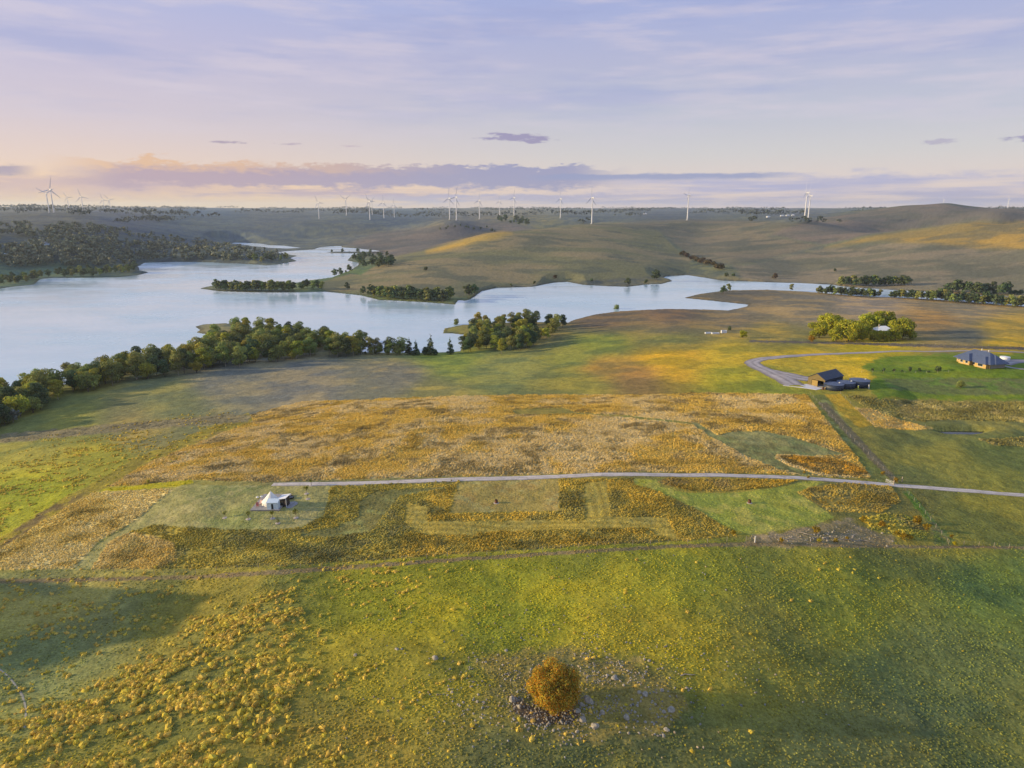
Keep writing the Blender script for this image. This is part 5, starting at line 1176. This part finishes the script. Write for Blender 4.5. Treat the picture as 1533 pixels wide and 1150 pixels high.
# canvas porch at the front
xl, xr = at(400.8, 764).x, at(417, 764).x; yp = at(409, 764.8).y; po = empty('canvas_porch', ((xl + xr) / 2, yp + 1.1, GZT), 0, 'whitish canvas porch, coloured pale blue for shade, with an open doorway in front of the bell tent', 'porch'); w2 = (xr - xl) / 2
m_ = MB(); m_.box(-w2, -.32, -1.1, -1.05, 0, 2.45); m_.box(.28, w2, -1.1, -1.05, 0, 2.45); m_.box(-.319, .279, -1.1, -1.05, 2.0, 2.45); m_.box(-w2, -w2 + .05, -1.049, .9, 0, 2.45); m_.box(w2 - .05, w2, -1.049, .9, 0, 2.45); m_.obj('porch_wall', M_CANVAS2, po)
MB().add([(-w2 - .12, -1.3, 2.44), (w2 + .12, -1.3, 2.44), (w2 + .12, .6, 2.95), (-w2 - .12, .6, 2.95), (-w2 - .12, -1.3, 2.38), (w2 + .12, -1.3, 2.38), (w2 + .12, .6, 2.89), (-w2 - .12, .6, 2.89)], [(0, 1, 2, 3), (7, 6, 5, 4), (0, 4, 5, 1), (1, 5, 6, 2), (2, 6, 7, 3), (3, 7, 4, 0)]).obj('porch_roof', M_CANVAS2, po)
MB().box(-.318, .278, -1.02, -.98, .05, 1.99).obj('doorway_mesh', M_BLACK, po)
MB().box(-.5, -.33, -1.16, -1.11, .1, 2.0).obj('door_flap', M_CANVAS2, po)
# dark hut with a white skillion roof
q = at(423.5, 759); hu = empty('timber_hut', (q.x + .1, q.y + 1.0, GZT), R(-12), 'small dark timber hut with a tilted white roof right of the bell tent', 'hut')
MB().box(-1.05, 1.05, -.9, 1.2, -.2, 2.1).obj('hut_wall', M_DARKWOOD, hu)
MB().add([(-1.5, -1.3, 2.12), (1.3, -1.3, 2.75), (1.3, 1.7, 2.95), (-1.5, 1.7, 2.3), (-1.5, -1.3, 2.2), (1.3, -1.3, 2.83), (1.3, 1.7, 3.03), (-1.5, 1.7, 2.38)], [(3, 2, 1, 0), (4, 5, 6, 7), (0, 1, 5, 4), (1, 2, 6, 5), (2, 3, 7, 6), (3, 0, 4, 7)]).obj('hut_roof', M_WROOF, hu)
MB().add([(-1.0, -.85, 2.1), (1.0, -.85, 2.1), (1.0, -.85, 2.62), (1.0, 1.15, 2.1), (1.0, 1.15, 2.74), (-1.0, 1.15, 2.1)], [(0, 1, 2), (1, 3, 4, 2), (3, 5, 4)]).obj('gable_infill', M_DARKWOOD, hu)
MB().box(-.5, .3, -.96, -.91, .0, 1.9).obj('hut_door', M_BLACK, hu)
MB().box(1.12, 1.24, -1.0, -.88, -.2, 2.7).obj('roof_post', M_TRIM, hu)
q = at(436, 746); o = empty('fire_bath', q, .2, 'dark low tub on the grass right of the hut', 'tub'); MB().lathe([(.7, 0), (.85, .55), (.8, .56), (.65, .15)], 16).obj('tub_shell', M_BLACK, o, True); MB().lathe([(.74, .4), (.1, .41)], 16).obj('water_fill', M_GLASS, o)
for px, py, lb in [(386.2, 755, 'small white umbrella on the deck, left of a pair'), (392.2, 754, 'small white umbrella on the deck, right of a pair')]:
    q = at(px, py); o = empty('umbrella', (q.x, q.y, tz), 0, lb, 'umbrella', 'white umbrellas on the deck'); MB().lathe([(.035, 0), (.03, 2.0)], 8).obj('pole', M_PINK, o); MB().lathe([(.42, 1.72), (.26, 1.9), (.03, 2.02)], 10).obj('canopy', M_CANVAS, o); MB().lathe([(.22, .0), (.2, .08)], 10).obj('base', M_TRIM, o)
for px, py, rz, lb in [(386, 760.5, .5, 'red deck chair at the front of the tent deck'), (390, 757, -.3, 'pinkish deck chair beside the tent wall')]:
    q = at(px, py); o = empty('deck_chair', (q.x, q.y, tz), rz, lb, 'chair'); c_ = M_RED if 'red' in lb else M_PINK
    MB().add([(-.35, -.5, .32), (.35, -.5, .32), (.35, .15, .28), (-.35, .15, .28), (-.35, -.5, .36), (.35, -.5, .36), (.35, .15, .32), (-.35, .15, .32)], [(3, 2, 1, 0), (4, 5, 6, 7), (0, 1, 5, 4), (1, 2, 6, 5), (2, 3, 7, 6), (3, 0, 4, 7)]).obj('seat', c_, o)
    MB().add([(-.35, .16, .3), (.35, .16, .3), (.35, .55, 1.1), (-.35, .55, 1.1), (-.35, .12, .34), (.35, .12, .34), (.35, .51, 1.12), (-.35, .51, 1.12)], [(0, 1, 2, 3), (7, 6, 5, 4), (0, 4, 5, 1), (1, 5, 6, 2), (2, 6, 7, 3), (3, 7, 4, 0)]).obj('backrest', c_, o)
    for sx in (-.32, .32): MB().tube([(sx, -.48, 0), (sx, -.44, .32)], .025, 5).obj('leg', M_RUST, o); MB().tube([(sx, .4, 0), (sx, .2, .3)], .025, 5).obj('leg', M_RUST, o)
# grey gravel beside the hut
q = at(436, 756)
tag(obj('gravel_pad', npmesh('gravel_pad', [(q.x + math.cos(a) * (1.5 + .3 * math.sin(3 * a)), q.y + math.sin(a) * 2.4, float(hz(q.x + math.cos(a) * 1.5, q.y + math.sin(a) * 2.4)) + .06) for a in np.linspace(0, 2 * np.pi, 18)[:-1]], np.arange(17)[None]), mat_gravel('yard_gravel_grey', (.32, .30, .30), False)), kind='structure')
# saplings in guards
ME_SAP = [bushy(190 + i, [(.20, .20, .02), (.16, .18, .02), (.12, .15, .02)], 1.5, 160, .10, .32, .1) for i in range(3)]
ME_GUARD = MB().lathe([(.10, -.1), (.10, .85)], 8, cap=False).mesh('tree_guard'); ME_MULCH = MB().lathe([(.75, -.05), (.6, .06), (.1, .09)], 14).mesh('mulch_ring')
M_MULCH = mat('pale_mulch', (.42, .36, .32), .95, nscale=6, amt=.4)
for i, (px, py, lb) in enumerate([(337, 775, 'thin sapling at the left on the tent lawn'), (372, 777, 'sapling in front of the deck corner, with pale mulch'), (408, 776, 'sapling standing right before the porch doorway'), (443, 775, 'golden sapling right of the hut, with a mulch ring'), (459, 739, 'sapling behind the hut towards the track'), (466, 727, 'thin sapling at the edge of the gravel track by the tent lawn'), (416, 783, 'low green sapling nearest the camera on the tent lawn'), (461, 747, 'pale mulched stem on the right of the tent lawn')]):
    p = at(px, py); o = empty('sapling', p, i * 1.3, lb, 'sapling', 'saplings on the tent lawn'); tr, cr = ME_SAP[i % 3]; s = [.9, 1.1, 1.2, 1.4, 1.2, 1.0, .8, .45][i]
    t_ = obj('trunk', tr, M_DBARK, o, (0, 0, .75)); c_ = obj('crown', cr, M_GOLDLEAF, o, (0, 0, .75 if i != 6 else 0)); c_.scale = (s, s, s); t_.scale = (s, s, s); MB().tube([(0, 0, -.2), (0, 0, .9)], .03, 5).obj('stem', M_DBARK, o)
    obj('tree_guard', ME_GUARD, M_RUST if i in (1, 3) else M_POST, o); obj('mulch_ring', ME_MULCH, M_MULCH, o)

# small things on the plots
for px, py, lb in [(743, 753, 'dark rusty fire drum on the mown rectangular plot'), (1122, 753, 'dark rusty fire drum on the green mown plot')]:
    p = at(px, py); o = empty('fire_drum', p, 0, lb, 'drum'); MB().lathe([(.45, -.1), (.45, .35), (.49, .4), (.45, .45), (.45, .95), (.40, .95), (.40, .5)], 14, cap=False).obj('drum_shell', M_RUST, o); MB().lathe([(.8, -.02), (.7, .06), (.46, .07)], 14, cap=False).obj('ash_ring', M_MULCH, o)
for px, py, L_, lb in [(1060, 499.5, 9, 'low grey trough at the left of the white troughs'), (1071, 500, 11, 'long white trough by the dark bush'), (1083.5, 498.5, 8, 'short bright white tank beside the dark bush')]:
    p = at(px, py); s = mpp(p); o = empty('water_trough', p, .05, lb, 'trough', 'white troughs in the far paddock'); l2 = L_ * s / 2; hh_ = 1.9 if 'tank' in lb else 1.0
    m_ = MB(); m_.box(-l2, l2, -.9, -.75, -.1, hh_); m_.box(-l2, l2, .75, .9, -.1, hh_); m_.box(-l2, -l2 + .15, -.749, .749, -.1, hh_); m_.box(l2 - .15, l2, -.749, .749, -.1, hh_); m_.obj('trough_wall', M_WROOF if 'white' in lb else M_CANVAS2, o); MB().box(-l2 + .151, l2 - .151, -.748, .748, -.05, hh_ * .8).obj('water_fill', M_CANVAS2, o)

# ------------------------------------------------------------------ rocks
def rock_mesh(seed, fl=.75):
    import bmesh
    b = bmesh.new(); bmesh.ops.create_icosphere(b, subdivisions=2, radius=1.0); g = random.Random(seed)
    cuts = [Vector((g.gauss(0, 1), g.gauss(0, 1), g.gauss(0, 1))).normalized() for _ in range(9)]; ds = [g.uniform(.62, .9) for _ in cuts]
    for v in b.verts:
        for c, d_ in zip(cuts, ds):
            e_ = v.co.dot(c) - d_
            if e_ > 0: v.co -= c * e_ * .92
        v.co *= 1 + g.uniform(-.05, .05); v.co.z *= fl; v.co.z += .25
    me = bpy.data.meshes.new('rock'); b.to_mesh(me); b.free(); return me
ROCKS = [rock_mesh(500 + i, [.7, .85, .6, 1.0, .75][i]) for i in range(5)]
M_ROCK = mat('lichen_grey_rock', (.31, .275, .215), .9, nscale=2.2, amt=.5, bump=.5)
def rock(px, py, wpx, lb, group=None, cat='rock'):
    p = at(px, py); s = wpx * .86 * mpp(p) / 2; o = bpy.data.objects.new('rock', ROCKS[rnd.randrange(5)]); col.objects.link(o)
    if not o.data.materials: o.data.materials.append(M_ROCK)
    o.location = p - Vector((0, 0, s * .12)); o.rotation_euler = (rnd.uniform(-.2, .2), rnd.uniform(-.2, .2), rnd.uniform(0, 6.28)); o.scale = (s, s * rnd.uniform(.75, 1.1), s * rnd.uniform(.8, 1.15)); return tag(o, lb, cat, group)
for px, py, w2, lb in [(767, 1048, 15, 'blue grey rock left of the autumn tree'), (778, 1059, 10, 'pale rock catching the sun left below the autumn tree'), (881, 1049, 19, 'largest pale rock, right of the autumn tree'), (872, 1056, 13, 'rock leaning on the largest rock right of the autumn tree'), (886, 1053, 9, 'small rock tucked behind the largest rock'), (864, 1065, 14, 'golden lit rock right below the autumn tree'), (872, 1078, 14, 'golden lit rock at the lower right of the autumn tree'),
                       (891, 1088, 15, 'grey rock lowest in the line below the largest rock'), (938, 1075, 15, 'upright pale grey rock alone on the grass'), (902, 1068, 12, 'flat grey slab between the largest rock and the upright rock'), (1004, 1063, 16, 'pale rock heading the right hand pile'), (994, 1066, 9, 'rock at the left of the right hand pile'), (991, 1034, 9, 'white rock above the right hand pile'), (920, 1015, 16, 'pale blue rock up behind the autumn tree'), (909, 1012, 9, 'rock left of the pale blue rock behind the tree'), (966, 1040, 13, 'mauve grey rock in the middle of the right scatter'),
                       (957, 1037, 9, 'smaller rock beside the mauve grey rock'), (998, 1093, 11, 'pale rock low on the right below the scatter'), (993, 1102, 9, 'yellowish rock lowest on the right'), (864, 1096, 8, 'small white rock under the tree to the right'), (651, 986, 13, 'blue grey rock far left of the tree'), (758, 974, 8, 'small pale rock on the upper left scatter'), (594, 972, 9, 'grey rock by the tussocks'), (532, 982, 8, 'pale flat rock among the tussocks'), (1328, 818, 6, 'white stone on the dirt track below the yellow shrubs')]:
    rock(px, py, w2, lb)
k = 0
while k < 150:
    a = rnd.uniform(0, 6.28); rr = rnd.uniform(.25, 1.0) ** .8; px = 850 + math.cos(a) * 190 * rr; py = 1040 + math.sin(a) * 70 * rr
    if 800 < px < 855 and 1000 < py < 1050: continue
    dens = float(fbm(np.array(px / 40.0), np.array(py / 22.0), 77, 3))
    near_tree = ((px - 822) / 55) ** 2 + ((py - 1068) / 30) ** 2 < 1
    if dens < .5 and not near_tree: continue
    sd = 'left' if px < 800 else 'right' if px > 870 else 'front'; rock(px, py, rnd.uniform(3, 6.5), f'small fieldstone in the scatter on the {sd} of the autumn tree', f'fieldstones on the {sd} of the autumn tree', 'stone'); k += 1
for _ in range(60):
    px = 1230 + rnd.gauss(0, 42); py = 804 + rnd.gauss(0, 5) + (px - 1230) * .01
    rock(px, py, rnd.uniform(2, 5), 'broken stone in the rubble heap beside the dirt track', 'stones of the rubble heap', 'stone')
for i, (px, py, L_, rz) in enumerate([(1240, 806, 4, .4), (1205, 800, 3.5, -.5), (1265, 809, 5, .1), (1295, 811, 4, -.2), (1215, 808, 3, 1.0), (1280, 802, 3.5, .8), (1185, 808, 3.2, .2), (1030, 1012, 2.8, .1)]):
    p = at(px, py); lbl = 'bleached fallen log lying right of the rock scatter' if i == 7 else 'dead branch thrown on the rubble heap'
    o = MB().tube([(-L_ / 2, 0, .15), (-L_ / 6, .15, .3), (L_ / 5, -.1, .25), (L_ / 2, .1, .1)], [.13, .11, .08, .03], 6).obj('fallen_branch', M_BARK); o.location = p; o.rotation_euler.z = rz; tag(o, lbl, 'branch', None if i == 7 else 'branches on the rubble heap')
# pebbles too small to count
x, y, z, px, py = jgrid(-30, 60, 75, 150, .34)
dn = np.exp(-(((px - 850) / 150) ** 2 + ((py - 1040) / 62) ** 2)) * sm(fbm(x / 2.4, y / 2.4, 79, 3), .46, .64) * .5 + np.exp(-(((px - 820) / 48) ** 2 + ((py - 1065) / 26) ** 2)) * .5 + .004
k = rng.random(len(x)) < dn
x2, y2, z2, px2, py2 = jgrid(55, 130, 140, 190, .3)
k2 = rng.random(len(x2)) <   .14 * np.exp(-(((px2 - 1235) / 60) ** 2 + ((py2 - 804) / 9) ** 2))
P_ = np.concatenate([np.c_[x, y, z][k], np.c_[x2, y2, z2][k2]]); nn = len(P_)
TP = [tuft_template(0, 5, 0, 600 + i) for i in range(5)]
g_ = rng.uniform(.7, 1.3, (nn, 1)) * np.where(rng.random((nn, 1)) < .35, np.array([.30, .24, .16]), np.array([.23, .22, .20])); sz = rng.uniform(.07, .24, nn)
tag(scatter('pebbles', TP, P_, sz, sz * rng.uniform(.8, 1.3, nn), g_, mat_attr('pebble_stone', .9)), 'small stones strewn around the autumn tree and rubble heap', 'stones', kind='stuff')

# ------------------------------------------------------------------ fences
def fence(line, step, label, group=None, hh_=1.25, wires=3):
    P = [at(a, b) for a, b in line]; o = empty('fence', P[0], 0, label, 'fence'); base = Vector(P[0]); pts_ = []
    for a, b in zip(P[:-1], P[1:]):
        n_ = max(1, int((b - a).length / step)); pts_ += [a.lerp(b, k / n_) for k in range(n_)]
    pts_.append(P[-1]); pts_ = pts_[:98]; me = MB().lathe([(.055, -.4), (.05, hh_), (.03, hh_ + .04)], 6).mesh('post'); tops = []
    for p in pts_:
        z = float(hz(p.x, p.y)); q = Vector((p.x, p.y, z)); obj('post', me, M_POST, o, q - base); tops.append(q - base)
    m_ = MB()
    for w2 in range(wires): m_.tube([t + Vector((0, .09, hh_ * (.35 + .28 * w2))) for t in tops], .012, 4)
    m_.obj('wire', M_WIRE, o); return o
fence([(1213, 592), (1273, 655), (1338, 719)], 4.0, 'post and wire fence running from the shed down to the track gate'); fence([(1353, 733), (1385, 770), (1418, 812)], 3.5, 'post and wire fence between the gate and the lower corner')
fence([(1420, 815), (1533, 822), (1640, 828)], 3.5, 'post and wire fence along the lower right paddock'); fence([(140, 856), (293, 860), (450, 850), (701, 833), (1000, 815)], 4.5, 'long wire fence above the dirt track below the plots'); fence([(1000, 815), (1117, 810), (1140, 810)], 4.5, 'short end of the wire fence by the rubble')
fence([(1258, 590), (1307, 637), (1385, 640)], 5.0, 'thin fence beside the golden lane above the pond'); fence([(1122, 508), (1250, 512), (1400, 517), (1560, 523)], 6.0, 'boundary fence passing in front of the yellow grove')
fence([(1290, 558), (1420, 558)], 5.0, 'light fence along the row of young trees')
p = at(1344, 724); gt = empty('farm_gate', p, R(35), 'open farm gate with timber posts where the gravel track passes the fence', 'gate')
for sx in (-2.6, 2.6): MB().lathe([(.16, -.4), (.15, 1.6), (.06, 1.7)], 8, sx, 0).obj('gate_post', M_POST, gt)
m_ = MB()
for z in (.3, .6, .9, 1.2): m_.tube([(-2.5, 0, z), (-2.3, 2.6, z)], .035, 5)
m_.tube([(-2.5, .1, .25), (-2.5, .1, 1.25)], .04, 5); m_.tube([(-2.3, 2.6, .25), (-2.3, 2.6, 1.25)], .04, 5); m_.tube([(-2.5, 0, .3), (-2.3, 2.6, 1.2)], .03, 5); m_.obj('gate_leaf', M_TRIM, gt)
p = at(1130, 812); o = empty('strainer_post', p, 0, 'pale leaning post at the end of the fence left of the rubble', 'post'); MB().lathe([(.16, -.3), (.14, 1.7)], 8).obj('post', M_TRIM, o); MB().tube([(.1, 0, 1.3), (1.6, 0, 0)], .07, 6).obj('brace', M_POST, o)

# ------------------------------------------------------------------ air
def haze(density):
    m = bpy.data.materials.new('haze'); m.use_nodes = True; t = m.node_tree; t.nodes.clear()
    v = t.nodes.new('ShaderNodeVolumePrincipled'); v.inputs['Color'].default_value = (.72, .84, 1.0, 1); v.inputs['Density'].default_value = density; v.inputs['Anisotropy'].default_value = .2
    out = t.nodes.new('ShaderNodeOutputMaterial'); t.links.new(v.outputs[0], out.inputs['Volume'])
    o = MB().box(-16500, 16500, -4000, 16500, -45, 210).obj('haze', m); tag(o, kind='stuff'); o['label'] = 'thin bluish evening haze over the plain'
HAZE = 5e-5
if HAZE: haze(HAZE)
